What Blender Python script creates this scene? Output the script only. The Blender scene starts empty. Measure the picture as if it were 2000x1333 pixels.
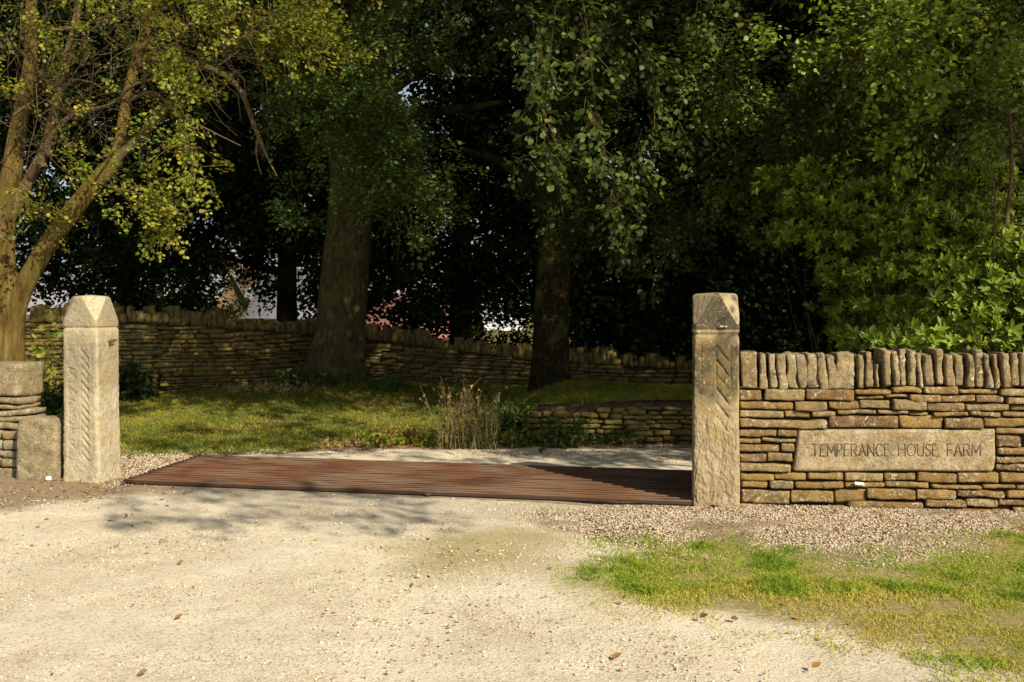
import bpy, math, random
import numpy as np
from mathutils import Vector
random.seed(5)
RNG = np.random.default_rng(11)
C = bpy.context.scene.collection
# ------------------------------------------------------------------ camera, world, sun, exposure
CAMH = 1.55
cd = bpy.data.cameras.new('camera'); cam = bpy.data.objects.new('camera', cd); C.objects.link(cam)
cam.location = (0, 0, CAMH); cam.rotation_euler = (math.radians(90), 0, 0)
cd.lens = 36; cd.sensor_width = 36; cd.shift_y = -66.5/2000; cd.clip_start = 0.1; cd.clip_end = 4000
bpy.context.scene.camera = cam
SUN_AZ = math.radians(143); SUN_EL = math.radians(34)
w = bpy.data.worlds.new('World'); bpy.context.scene.world = w; w.use_nodes = True
nt = w.node_tree; sky = nt.nodes.new('ShaderNodeTexSky'); sky.sky_type = 'NISHITA'; sky.sun_disc = False
sky.sun_elevation = SUN_EL; sky.sun_rotation = SUN_AZ; sky.dust_density = 1.5; sky.air_density = 1.0; sky.ozone_density = 1.0
bg = nt.nodes['Background']; bg.inputs[1].default_value = 0.06
hs = nt.nodes.new('ShaderNodeHueSaturation'); hs.inputs['Saturation'].default_value = 0.45
nt.links.new(sky.outputs[0], hs.inputs['Color']); nt.links.new(hs.outputs[0], bg.inputs[0])
sl = bpy.data.lights.new('sun', 'SUN'); sl.energy = 5.0; sl.angle = math.radians(0.5); sl.color = (1.0, 0.87, 0.66)
so = bpy.data.objects.new('sun', sl); C.objects.link(so)
sdir = Vector((math.sin(SUN_AZ)*math.cos(SUN_EL), math.cos(SUN_AZ)*math.cos(SUN_EL), math.sin(SUN_EL)))
so.rotation_euler = sdir.to_track_quat('Z', 'Y').to_euler(); so.location = (8, -10, 12)
vs = bpy.context.scene.view_settings; vs.view_transform = 'Standard'; vs.look = 'None'; vs.gamma = 1; vs.exposure = 0.66
bpy.context.scene.render.resolution_x = 1024; bpy.context.scene.render.resolution_y = 682

# ------------------------------------------------------------------ helpers
def at(px, py, Y):
    return np.array([(px-1000)/2000*Y, Y, CAMH-(py-600)/2000*Y])
def gnd(px, py):
    Y = 2000*CAMH/(py-600); return ((px-1000)/2000*Y, Y)
def _h(ix, iy, iz, s):
    n = (ix*374761393 + iy*668265263 + iz*2147483647 + s*1274126177) & 0xffffffff
    n = ((n ^ (n >> 13))*1274126177) & 0xffffffff
    n = ((n ^ (n >> 15))*2246822519) & 0xffffffff
    return ((n ^ (n >> 16)) & 0xffffff)/float(0xffffff)
def vn(p, f=1.0, s=0):
    p = np.asarray(p, float)*f + 1000.0
    i = np.floor(p).astype(np.int64); d = p-i; d = d*d*(3-2*d)
    r = 0
    for a in (0, 1):
        for b in (0, 1):
            for c in (0, 1):
                wgt = (d[:,0] if a else 1-d[:,0])*(d[:,1] if b else 1-d[:,1])*(d[:,2] if c else 1-d[:,2])
                r = r + wgt*_h(i[:,0]+a, i[:,1]+b, i[:,2]+c, s)
    return r*2-1
def fbm(p, f, s=0, o=3):
    r = 0; a = 1.0
    for k in range(o): r = r + a*vn(p, f*2**k, s+k*7); a *= .5
    return r/1.75
def sm(a, b, x):
    t = np.clip((np.asarray(x, float)-a)/(b-a), 0, 1); return t*t*(3-2*t)
def tag(o, label=None, cat=None, group=None, kind=None):
    if label: o['label'] = label
    if cat: o['category'] = cat
    if group: o['group'] = group
    if kind: o['kind'] = kind
    return o
def empty(name, loc=(0, 0, 0)):
    o = bpy.data.objects.new(name, None); C.objects.link(o); o.location = loc; o.empty_display_size = .2; return o
def mesh(name, V, F, mat, parent=None, attrs=None, smooth=False):
    """V (n,3); F list of int arrays (m,k); attrs name->(n,) or (n,4) on points"""
    V = np.asarray(V, np.float64)
    if parent is not None and parent.type == 'EMPTY': V = V-np.array(parent.location)
    elif parent is not None and parent.parent is not None: V = V-np.array(parent.parent.location)
    me = bpy.data.meshes.new(name)
    if not isinstance(F, list): F = [F]
    F = [np.asarray(f, np.int32) for f in F if len(f)]
    loops = np.concatenate([f.ravel() for f in F]); tot = np.concatenate([np.full(len(f), f.shape[1], np.int32) for f in F])
    st = np.concatenate([[0], np.cumsum(tot)[:-1]]).astype(np.int32)
    me.vertices.add(len(V)); me.vertices.foreach_set('co', V.astype(np.float32).ravel())
    me.loops.add(len(loops)); me.loops.foreach_set('vertex_index', loops)
    me.polygons.add(len(tot)); me.polygons.foreach_set('loop_start', st); me.polygons.foreach_set('loop_total', tot)
    me.update(calc_edges=True); me.validate()
    if smooth: me.polygons.foreach_set('use_smooth', np.ones(len(me.polygons), bool))
    for k, v in (attrs or {}).items():
        v = np.asarray(v, np.float32)
        if v.ndim == 1:
            a = me.attributes.new(k, 'FLOAT', 'POINT'); a.data.foreach_set('value', v)
        else:
            a = me.attributes.new(k, 'FLOAT_COLOR', 'POINT'); a.data.foreach_set('color', v.ravel())
    if mat: me.materials.append(mat)
    o = bpy.data.objects.new(name, me); C.objects.link(o)
    if parent is not None: o.parent = parent
    return o

# ------------------------------------------------------------------ materials
class N:
    def __init__(s, name):
        s.m = bpy.data.materials.new(name); s.m.use_nodes = True; s.t = s.m.node_tree
        s.b = s.t.nodes['Principled BSDF']; s.o = s.t.nodes['Material Output']
    def n(s, ty, **k):
        x = s.t.nodes.new('ShaderNode'+ty)
        for a, v in k.items(): setattr(x, a, v)
        return x
    def l(s, a, b): s.t.links.new(a, b)
    def pos(s): return s.n('NewGeometry').outputs['Position']
    def noise(s, scale, detail=4, rough=.6, vec=None, stretch=None, dist=0):
        x = s.n('TexNoise'); x.inputs['Scale'].default_value = scale; x.inputs['Detail'].default_value = detail
        x.inputs['Roughness'].default_value = rough; x.inputs['Distortion'].default_value = dist
        v = vec or s.pos()
        if stretch:
            mp = s.n('Mapping'); mp.inputs['Scale'].default_value = stretch; s.l(v, mp.inputs['Vector']); v = mp.outputs[0]
        s.l(v, x.inputs['Vector']); return x.outputs['Fac']
    def vor(s, scale, feature='F1', out='Distance', stretch=None):
        x = s.n('TexVoronoi', feature=feature); x.inputs['Scale'].default_value = scale; v = s.pos()
        if stretch:
            mp = s.n('Mapping'); mp.inputs['Scale'].default_value = stretch; s.l(v, mp.inputs['Vector']); v = mp.outputs[0]
        s.l(v, x.inputs['Vector']); return x.outputs[out]
    def ramp(s, fac, stops, interp='LINEAR'):
        x = s.n('ValToRGB'); cr = x.color_ramp; cr.interpolation = interp
        while len(cr.elements) < len(stops): cr.elements.new(.5)
        for e, (p, c) in zip(cr.elements, stops):
            e.position = p; e.color = (c, c, c, 1) if isinstance(c, (int, float)) else (*c, 1)
        s.l(fac, x.inputs[0]); return x.outputs[0]
    def mix(s, fac, a, b, bt='MIX'):
        x = s.n('Mix', data_type='RGBA', blend_type=bt)
        for i, v in ((0, fac), (6, a), (7, b)):
            if isinstance(v, (int, float)): x.inputs[i].default_value = v
            elif isinstance(v, tuple): x.inputs[i].default_value = (*v, 1)
            else: s.l(v, x.inputs[i])
        return x.outputs[2]
    def math(s, op, a, b=0.0):
        x = s.n('Math', operation=op)
        for i, v in enumerate((a, b)):
            if isinstance(v, (int, float)): x.inputs[i].default_value = v
            else: s.l(v, x.inputs[i])
        return x.outputs[0]
    def attr(s, name, out='Fac'):
        return s.n('Attribute', attribute_name=name).outputs[out]
    def bump(s, h, strength=.5, dist=.01, prev=None):
        x = s.n('Bump'); x.inputs['Strength'].default_value = strength; x.inputs['Distance'].default_value = dist
        s.l(h, x.inputs['Height'])
        if prev: s.l(prev, x.inputs['Normal'])
        return x.outputs[0]
    def fin(s, col, rough=.9, normal=None, spec=.3):
        if isinstance(col, tuple): s.b.inputs['Base Color'].default_value = (*col, 1)
        else: s.l(col, s.b.inputs['Base Color'])
        if isinstance(rough, (int, float)): s.b.inputs['Roughness'].default_value = rough
        else: s.l(rough, s.b.inputs['Roughness'])
        s.b.inputs['Specular IOR Level'].default_value = spec
        if normal: s.l(normal, s.b.inputs['Normal'])
        return s.m

def leaf_mat(name, stops, rough=.45, trans=.35, spec=.4, big=1.3):
    k = N(name)
    r = k.attr('rnd')
    n = k.noise(big, 2, .5)
    f = k.math('ADD', k.math('MULTIPLY', r, .75), k.math('MULTIPLY', n, .35))
    col = k.ramp(f, stops)
    k.fin(col, rough, None, spec)
    tr = k.n('BsdfTranslucent'); hsv = k.n('HueSaturation'); hsv.inputs['Value'].default_value = 1.5; hsv.inputs['Hue'].default_value = .485
    k.l(col, hsv.inputs['Color']); k.l(hsv.outputs[0], tr.inputs['Color'])
    ms = k.n('MixShader'); ms.inputs[0].default_value = trans
    k.l(k.b.outputs[0], ms.inputs[1]); k.l(tr.outputs[0], ms.inputs[2]); k.l(ms.outputs[0], k.o.inputs['Surface'])
    return k.m
def stone_mat(name, stops, lichen=(.50, .46, .34), lichen_amt=.5, dark=(.05, .042, .03), scale=1.0, dirty=.5):
    k = N(name)
    r = k.attr('rnd')
    base = k.ramp(k.math('ADD', k.math('MULTIPLY', r, .8), k.math('MULTIPLY', k.noise(7*scale, 4, .6), .25)), stops)
    g = k.noise(11*scale, 6, .75); base = k.mix(k.ramp(g, [(.35, .0), (.68, 1.0)]), k.mix(.7, base, (.075, .055, .03)), base)
    y = k.noise(9*scale, 5, .7, dist=.4); base = k.mix(k.ramp(y, [(.52, 0.0), (.66, .6)]), base, (.30, .19, .055))
    f = k.noise(120*scale, 4, .75); base = k.mix(.7, base, k.ramp(f, [(.3, .12), (.7, .8)]), 'OVERLAY')
    d = k.noise(6*scale, 6, .7); base = k.mix(k.math('MULTIPLY', k.ramp(d, [(.54, 0.0), (.64, 1.0)]), dirty), base, dark)
    v = k.noise(34*scale, 4, .8, dist=.8); m = k.noise(6*scale, 3, .6)
    lm = k.math('MULTIPLY', k.ramp(v, [(.54, 0.0), (.60, 1.0)]), k.math('MULTIPLY', k.ramp(m, [(.42, 0.0), (.58, 1.0)]), lichen_amt))
    base = k.mix(lm, base, lichen)
    h1 = k.bump(k.noise(120*scale, 5, .75), .9, .006)
    h2 = k.bump(k.noise(26*scale, 6, .7), 1.0, .018, h1)
    return k.fin(base, .93, h2, .15)
M = {}
M['wall'] = stone_mat('gritstone walling', [(0, (.24, .145, .052)), (.25, (.39, .25, .08)), (.5, (.34, .235, .10)), (.7, (.22, .125, .06)), (.85, (.41, .31, .15)), (1, (.18, .135, .075))], lichen_amt=1.0)
M['coping'] = stone_mat('coping gritstone', [(0, (.34, .25, .13)), (.4, (.42, .35, .21)), (.7, (.29, .20, .105)), (1, (.38, .335, .23))], lichen=(.54, .51, .38), lichen_amt=.8, dirty=.8)
M['backwall'] = stone_mat('mossy walling', [(0, (.19, .15, .04)), (.4, (.29, .23, .065)), (.7, (.17, .15, .06)), (1, (.32, .27, .11))], lichen=(.20, .19, .035), lichen_amt=.9, dirty=.9)
M['paleblock'] = stone_mat('pale gritstone', [(0, (.34, .28, .17)), (1, (.38, .33, .215))], lichen=(.5, .47, .35), lichen_amt=.7, dirty=.25)
M['plaque'] = stone_mat('dressed plaque stone', [(0, (.47, .38, .235)), (1, (.50, .41, .26))], lichen=(.56, .51, .38), lichen_amt=.55, dirty=.08, scale=.7)
M['core'] = stone_mat('wall core', [(0, (.05, .04, .025)), (1, (.08, .06, .04))], lichen_amt=.0)  # near black, so shadow in the stone joints is painted into it

def post_mat(name, a, b, darkamt, yellow):
    k = N(name)
    base = k.ramp(k.noise(5, 5, .65), [(.3, a), (.7, b)])
    base = k.mix(.4, base, k.ramp(k.noise(110, 4, .7), [(.3, .2), (.7, .75)]), 'OVERLAY')
    z = k.n('SeparateXYZ'); k.l(k.pos(), z.inputs[0])
    # grime band (old soot and algae) with a ragged edge
    dz = k.attr('grime'); dn = k.noise(9, 5, .7)
    dm = k.ramp(k.math('ADD', k.math('MULTIPLY', dz, .55), k.math('MULTIPLY', dn, .6)), [(.42, 0.0), (.62, 1.0)])
    base = k.mix(k.math('MULTIPLY', dm, darkamt), base, (.07, .065, .042))
    st = k.noise(16, 6, .75); base = k.mix(k.ramp(st, [(.3, .6), (.52, 0.0)]), base, (.12, .09, .05))
    yn = k.noise(3.2, 4, .7); base = k.mix(k.math('MULTIPLY', k.ramp(yn, [(.5, 0.0), (.65, 1.0)]), yellow), base, (.36, .25, .07))
    li = k.ramp(k.noise(38, 3, .8, dist=.5), [(.6, 0.0), (.66, 1.0)]); base = k.mix(k.math('MULTIPLY', li, .55), base, (.58, .53, .38))
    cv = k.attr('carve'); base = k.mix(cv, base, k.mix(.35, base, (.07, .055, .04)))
    h = k.bump(k.noise(160, 4, .7), .7, .003); h = k.bump(k.noise(35, 5, .7), .6, .008, h)
    return k.fin(base, .93, h, .15)
M['postl'] = post_mat('left gate post stone', (.35, .31, .21), (.42, .375, .27), .35, .22)
M['postr'] = post_mat('right gate post stone', (.26, .21, .13), (.36, .30, .195), 1.0, .28)

k = N('rusty steel'); n = k.noise(2.2, 3, .6); base = k.ramp(n, [(.3, (.08, .036, .02)), (.5, (.145, .062, .03)), (.62, (.10, .058, .036)), (.75, (.17, .085, .045))])
du = k.noise(1.1, 2, .5); base = k.mix(k.math('MULTIPLY', k.ramp(du, [(.45, 0.0), (.6, 1.0)]), .4), base, (.22, .165, .11))
gn = k.n('SeparateXYZ'); k.l(k.n('NewGeometry').outputs['Normal'], gn.inputs[0]); base = k.mix(k.ramp(gn.outputs[2], [(.35, .85), (.85, 0.0)]), base, (.022, .013, .008))  # faces turned from upward go near black: shade between bars painted in
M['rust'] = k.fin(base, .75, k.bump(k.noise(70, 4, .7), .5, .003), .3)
k = N('dark rusty iron'); M['iron'] = k.fin(k.ramp(k.noise(60, 3), [(.3, (.05, .025, .015)), (.7, (.14, .05, .02))]), .8)
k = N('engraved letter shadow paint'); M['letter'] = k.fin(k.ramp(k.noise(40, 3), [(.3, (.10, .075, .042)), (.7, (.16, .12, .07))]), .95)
k = N('white lime lump'); M['white'] = k.fin((.75, .73, .68), .9, k.bump(k.noise(60, 3), .5, .01))

def bark(name, a, b, c, stretch=(6, 6, 1.2), sc=3):
    k = N(name); n = k.noise(sc, 6, .7, stretch=stretch); base = k.ramp(n, [(.3, a), (.55, b), (.72, c)])
    g = k.noise(3, 4, .6); base = k.mix(k.math('MULTIPLY', k.ramp(g, [(.5, 0.0), (.65, 1.0)]), .6), base, (.17, .16, .04))
    return k.fin(base, .95, k.bump(k.noise(sc*4, 6, .8, stretch=stretch), 1.0, .05), .1)
M['bark_l'] = bark('lichened bark', (.06, .038, .012), (.20, .14, .04), (.34, .27, .12))
M['bark_d'] = bark('smooth grey green bark', (.016, .013, .006), (.038, .031, .013), (.10, .09, .05), (3, 3, 1.5), 5)
M['bark_beech'] = bark('mottled beech bark', (.04, .036, .016), (.11, .10, .045), (.24, .225, .13), (3, 3, 1.2), 5)
M['twig'] = bark('twig bark', (.12, .08, .04), (.2, .14, .08), (.26, .2, .13))
M['leaf_left'] = leaf_mat('yellowing maple leaf', [(0, (.035, .055, .008)), (.35, (.10, .14, .015)), (.7, (.22, .24, .026)), (1, (.42, .29, .045))], .5, .35, .3)
M['leaf_beech'] = leaf_mat('beech leaf', [(0, (.008, .018, .003)), (.5, (.022, .042, .006)), (.85, (.05, .085, .01)), (1, (.14, .11, .015))], .5, .25, .3)
M['leaf_mid'] = leaf_mat('small bough leaf', [(0, (.018, .04, .008)), (.5, (.055, .10, .02)), (.85, (.11, .165, .03)), (1, (.24, .22, .04))], .5, .3, .3)  # lighter than the crown leaf, painting light onto the outer boughs
M['leaf_sun'] = leaf_mat('sunlit green leaf', [(0, (.04, .08, .010)), (.5, (.14, .21, .022)), (.8, (.24, .30, .03)), (1, (.34, .26, .04))], .5, .3, .3)  # brighter than the right tree's main leaf: sunlight painted into the colour
M['leaf_near'] = leaf_mat('near beech leaf', [(0, (.015, .032, .005)), (.5, (.04, .07, .01)), (.85, (.09, .12, .015)), (1, (.22, .13, .02))], .5, .25, .3)
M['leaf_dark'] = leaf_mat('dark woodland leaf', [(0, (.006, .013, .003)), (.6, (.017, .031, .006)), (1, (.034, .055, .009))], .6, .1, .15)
M['leaf_right'] = leaf_mat('right tree leaf', [(0, (.014, .03, .004)), (.5, (.05, .09, .011)), (.8, (.12, .165, .018)), (1, (.26, .20, .03))], .45, .25, .3)
M['leaf_laurel'] = leaf_mat('glossy evergreen leaf', [(0, (.03, .06, .007)), (.45, (.11, .175, .014)), (.8, (.23, .30, .022)), (1, (.40, .40, .05))], .42, .25, .3)
M['leaf_autumn'] = leaf_mat('russet leaf', [(0, (.12, .05, .02)), (.5, (.2, .08, .03)), (1, (.25, .14, .04))], .6, .3, .2)
M['leaf_lime'] = leaf_mat('yellow green weed leaf', [(0, (.10, .16, .02)), (.5, (.22, .26, .03)), (1, (.36, .32, .04))], .6, .35, .2)
M['weed'] = leaf_mat('dull green weed leaf', [(0, (.03, .06, .012)), (.5, (.06, .10, .02)), (1, (.12, .15, .04))], .6, .3, .2)
M['straw'] = leaf_mat('dry straw stalk', [(0, (.26, .18, .07)), (.5, (.42, .31, .14)), (1, (.55, .45, .25))], .7, .25, .2)
M['lawn'] = leaf_mat('lawn grass blade', [(0, (.042, .07, .01)), (.35, (.115, .165, .017)), (.6, (.23, .26, .027)), (.8, (.40, .34, .06)), (1, (.48, .36, .13))], .6, .35, .2, .9)
M['verge'] = leaf_mat('verge grass blade', [(0, (.10, .19, .013)), (.3, (.20, .29, .026)), (.6, (.33, .35, .05)), (.82, (.46, .38, .10)), (1, (.42, .28, .12))], .6, .3, .2, 2.2)
M['litter'] = leaf_mat('fallen leaf', [(0, (.10, .05, .025)), (.4, (.19, .10, .045)), (.75, (.30, .17, .05)), (1, (.40, .28, .08))], .8, .1, .1)
k = N('loose gravel'); M['pebble'] = k.fin(k.ramp(k.attr('rnd'), [(0, (.17, .13, .085)), (.3, (.35, .275, .19)), (.6, (.50, .41, .295)), (.85, (.31, .275, .23)), (1, (.70, .63, .51))]), .9, None, .2)
k = N('chalky chippings'); M['chip'] = k.fin(k.ramp(k.attr('rnd'), [(0, (.26, .20, .13)), (.4, (.44, .37, .26)), (.8, (.58, .51, .39)), (1, (.70, .65, .55))]), .9, None, .2)

# ground: colours by what lies there (masks), each broken up by noise
k = N('ground surface')
ma = k.n('Attribute', attribute_name='ma').outputs['Color']; mb = k.n('Attribute', attribute_name='mb').outputs['Color']
sa = k.n('SeparateColor'); k.l(ma, sa.inputs[0]); sb = k.n('SeparateColor'); k.l(mb, sb.inputs[0])
chalk = k.ramp(k.noise(1.7, 7, .72), [(.3, (.60, .525, .40)), (.45, (.73, .665, .525)), (.6, (.78, .725, .59)), (.75, (.68, .615, .48))])
cells = k.vor(110, 'F1', 'Color'); cs_ = k.n('SeparateColor'); k.l(cells, cs_.inputs[0])
chalk = k.mix(.75, chalk, k.ramp(k.noise(75, 6, .8), [(.3, .18), (.7, .80)]), 'OVERLAY')
chalk = k.mix(k.ramp(cs_.outputs[0], [(.80, 0.0), (.86, .75)]), chalk, (.78, .73, .60))
chalk = k.mix(k.ramp(cs_.outputs[1], [(.86, 0.0), (.9, .65)]), chalk, (.27, .20, .125))
chalk = k.mix(k.ramp(k.noise(5, 6, .75), [(.52, 0.0), (.66, .45)]), chalk, (.46, .375, .25))
chalk = k.mix(k.ramp(k.noise(1.0, 3, .6), [(.42, .0), (.6, .32)]), chalk, (.47, .39, .28))
rt = k.attr('rut'); chalk = k.mix(k.ramp(k.math('ADD', rt, k.math('MULTIPLY', k.noise(4, 6, .75), .7)), [(.7, 0.0), (1.0, .55)]), chalk, (.80, .73, .585))
grav = k.ramp(k.vor(75, 'F1', 'Color'), [(.2, (.22, .165, .11)), (.5, (.42, .33, .23)), (.8, (.56, .47, .35))])
grav = k.mix(k.ramp(k.vor(75), [(.25, 0.0), (.6, .7)]), grav, (.14, .1, .06))
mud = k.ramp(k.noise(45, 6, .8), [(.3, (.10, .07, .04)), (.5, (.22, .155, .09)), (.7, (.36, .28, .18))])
turf = k.ramp(k.noise(9, 5, .7), [(.3, (.05, .06, .015)), (.5, (.11, .11, .03)), (.7, (.22, .17, .07))])
vturf = k.ramp(k.noise(22, 7, .8), [(.32, (.12, .12, .03)), (.45, (.24, .215, .06)), (.56, (.36, .29, .12)), (.68, (.50, .41, .24))])
moss = k.ramp(k.noise(30, 6, .75), [(.35, (.25, .235, .075)), (.6, (.40, .33, .15))])
def br(src, sc, lo=.35, hi=.6, amp=.35):
    return k.ramp(k.math('ADD', k.math('MULTIPLY', src, .75), k.math('MULTIPLY', k.noise(sc, 7, .8), amp)), [(lo, 0.0), (hi, 1.0)])
c = k.mix(br(sa.outputs[1], 12), chalk, grav)
c = k.mix(k.math('MULTIPLY', br(sb.outputs[0], 55, .78, .98, .8), .75), c, moss)
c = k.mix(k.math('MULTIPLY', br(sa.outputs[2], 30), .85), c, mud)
c = k.mix(k.math('MULTIPLY', br(sb.outputs[2], 30, .80, 1.0, .9), .9), c, vturf)
c = k.mix(br(sa.outputs[0], 16), c, turf)
c = k.mix(k.math('MULTIPLY', br(sb.outputs[1], 5), .4), c, (.36, .32, .26))
hh = k.bump(k.vor(75), .5, .006); hh = k.bump(k.noise(30, 8, .8), .9, .02, hh)
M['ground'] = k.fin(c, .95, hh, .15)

# ------------------------------------------------------------------ ground
# cattle grid corners (front-left, front-right, back-right, back-left)
GA = np.array([-3.42, 8.99]); GB = np.array([1.62, 7.95]); GD = np.array([.20, 1.57])
def inpoly(x, y, poly):
    r = np.zeros(x.shape, bool); n = len(poly)
    for i in range(n):
        x0, y0 = poly[i]; x1, y1 = poly[(i+1) % n]
        cnd = ((y0 > y) != (y1 > y)); xi = (x1-x0)*(y-y0)/((y1-y0) if y1 != y0 else 1e-9)+x0
        r ^= cnd & (x < xi)
    return r
def pdist(x, y, poly):
    """signed distance, positive inside"""
    d = np.full(x.shape, 1e9); n = len(poly)
    for i in range(n):
        a = np.array(poly[i]); b = np.array(poly[(i+1) % n]); ab = b-a
        t = np.clip(((x-a[0])*ab[0]+(y-a[1])*ab[1])/(ab@ab), 0, 1)
        d = np.minimum(d, np.hypot(x-a[0]-t*ab[0], y-a[1]-t*ab[1]))
    return np.where(inpoly(x, y, poly), d, -d)
def zg(x, y):
    x = np.asarray(x, float); y = np.asarray(y, float)
    z = .22*sm(11, 16.5, y)*(1-.8*sm(0, 3, x)) + .16*np.exp(-((x+2.9)**2+(y-16.2)**2)/2.2)
    yl = 11.78-.07*(x-.25)
    z = z + .40*sm(-.3, .9, x)*sm(yl, yl+.2, y)*(1-.9*sm(13.5, 16.5, y))
    return z
VERGE = [gnd(*p) for p in [(1180, 1090), (1290, 1062), (1420, 1066), (1560, 1092), (1700, 1100), (1800, 1078), (1930, 1052), (2300, 1040), (2500, 1400), (2000, 1335), (1850, 1290), (1690, 1262), (1600, 1215), (1400, 1195), (1250, 1170), (1190, 1130)]]
LAWN = [(-9, 10.4), (-4.2, 10.6), (-3.3, 10.75), (-2.4, 10.9), (-1.7, 11.6), (-1.0, 12.1), (.0, 12.2), (.5, 12.4), (2.5, 12.6), (6, 13), (6, 18), (-9, 18)]
GRAV = [gnd(*p) for p in [(1040, 1005), (1380, 985), (2400, 985), (2600, 1060), (1900, 1060), (1700, 1095), (1500, 1085), (1250, 1055), (1100, 1030)]]
GRAV2 = [gnd(*p) for p in [(232, 945), (232, 880), (420, 884), (560, 880), (385, 893), (240, 946)]]
LITL = [gnd(*p) for p in [(-600, 900), (120, 925), (240, 938), (420, 955), (200, 975), (60, 990), (-600, 1030)]]
EDGE = [(-2.5, 10.8), (-1.4, 11.2), (0, 11.2), (1.0, 11.2), (3.5, 11.15), (3.5, 11.5), (.5, 11.6), (-1, 12.1), (-2.4, 11.2)]
MOSS = [gnd(*p) for p in [(680, 1050), (1000, 1000), (1180, 1030), (1250, 1190), (1130, 1200), (980, 1150), (700, 1170), (560, 1120)]]
MOSS2 = [gnd(*p) for p in [(60, 1060), (200, 985), (420, 975), (560, 1030), (520, 1060), (200, 1100)]]
GREY = [gnd(*p) for p in [(330, 950), (900, 972), (1350, 992), (1200, 1020), (900, 1010), (640, 1040), (480, 1000)]]
def axis(lo, hi, st, flo, fhi):
    core = np.arange(lo, hi+1e-6, st); a = [hi]; s = st
    while a[-1] < fhi: s *= 1.22; a.append(a[-1]+s)
    b = [lo]; s = st
    while b[-1] > flo: s *= 1.22; b.append(b[-1]-s)
    return np.concatenate([np.array(b[1:])[::-1], core, np.array(a[1:])])
gx = axis(-8, 8, .05, -900, 900); gy = axis(2.5, 18.5, .05, -150, 2500)
X, Y = np.meshgrid(gx, gy); xf = X.ravel(); yf = Y.ravel()
P3 = np.stack([xf, yf, 0*xf], 1); nearm = (np.abs(xf) < 9) & (yf > 2) & (yf < 20)
n1 = np.where(nearm, fbm(P3, 2.2, 3), 0); n2 = np.where(nearm, fbm(P3, 9, 5), 0)
def field(poly, wdt, amp=.25, x=None, y=None, nn=None):
    x = xf if x is None else x; y = yf if y is None else y; nn = n1 if nn is None else nn
    return np.clip(.5+(pdist(x, y, poly)+amp*nn)/wdt*.5, 0, 1)
m_verge = field(VERGE, .35); m_grass = np.where(yf > 10, field(LAWN, .15, .15), 0); m_grass[(yf > 18) | (np.abs(xf) > 12)] = 1
m_grass[yf < 0] = .3
m_grav = np.maximum(field(GRAV, .25), field(GRAV2, .15)); m_lit = np.maximum(field(LITL, .3)*.8, field(EDGE, .15))
m_moss = np.maximum(field(MOSS, .7)*.8, field(MOSS2, .6)*.55); m_moss = np.maximum(m_moss, field(VERGE, .7, .4)*.85)
m_grey = field(GREY, .3)
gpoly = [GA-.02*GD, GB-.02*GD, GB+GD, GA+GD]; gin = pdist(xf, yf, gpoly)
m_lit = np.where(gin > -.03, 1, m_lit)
zz = zg(xf, yf)+.012*n1+.006*n2; zz = np.where(gin > -.06, zz*0-.012, zz)
zz = zz + np.where(nearm, .5*np.clip(fbm(P3, 22, 8), -1, 1)*.012*m_grav, 0)
# track ruts worn by cars
rut = np.exp(-((xf+.55+.1*(yf-5))/.28)**2)+np.exp(-((xf-1.0+.1*(yf-5))/.28)**2); rut = rut*(yf < 8.2)*(yf > 0); zz -= .018*rut
nx_, ny_ = len(gx), len(gy); idx = np.arange(nx_*ny_).reshape(ny_, nx_)
F = np.stack([idx[:-1, :-1].ravel(), idx[:-1, 1:].ravel(), idx[1:, 1:].ravel(), idx[1:, :-1].ravel()], 1)
one = np.ones_like(xf)
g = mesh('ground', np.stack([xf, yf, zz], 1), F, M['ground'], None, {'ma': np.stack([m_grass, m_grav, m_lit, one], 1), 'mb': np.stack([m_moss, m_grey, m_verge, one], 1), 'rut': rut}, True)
tag(g, 'pale chalky yard ground running from the foreground to the lawn', kind='structure')

# ------------------------------------------------------------------ scatter builders
def unit(v): return v/np.maximum(np.linalg.norm(v, axis=1, keepdims=True), 1e-9)
def rdir(n, rng=RNG): return unit(rng.normal(size=(n, 3)))
LS6 = (np.array([0, .28, .68, 1., .68, .28]), np.array([0, .34, .30, 0, -.30, -.34]), np.array([0, .5, .5, 0, .5, .5]))
def leaves(P, D, Nn, L, W, rnd, fold=.12, six=True, curl=.0):
    """leaf blades: base P, direction D, normal Nn, length L, width W"""
    n = len(P); D = unit(D); S = unit(np.cross(D, Nn)); Nn = np.cross(S, D)
    L = np.broadcast_to(L, (n,)); W = np.broadcast_to(W, (n,))
    if six:
        t, s, f = LS6
        V = P[:, None]+D[:, None]*(L[:, None]*t)[..., None]+S[:, None]*(W[:, None]*s*1.5)[..., None]+Nn[:, None]*((W[:, None]*fold*f)-(L[:, None]*curl*t*t))[..., None]
        b = np.arange(n)[:, None]*6; F = np.concatenate([b+np.array([0, 1, 2, 3]), b+np.array([0, 3, 4, 5])])
        return V.reshape(-1, 3), F, np.repeat(rnd, 6)
    t = np.array([0, .45, 1., .45]); s = np.array([0, .5, 0, -.5]); f = np.array([0, 1, 0, 1])
    V = P[:, None]+D[:, None]*(L[:, None]*t)[..., None]+S[:, None]*(W[:, None]*s)[..., None]+Nn[:, None]*(W[:, None]*fold*f)[..., None]
    b = np.arange(n)[:, None]*4; F = b+np.array([0, 1, 2, 3])
    return V.reshape(-1, 3), F, np.repeat(rnd, 4)
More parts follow.
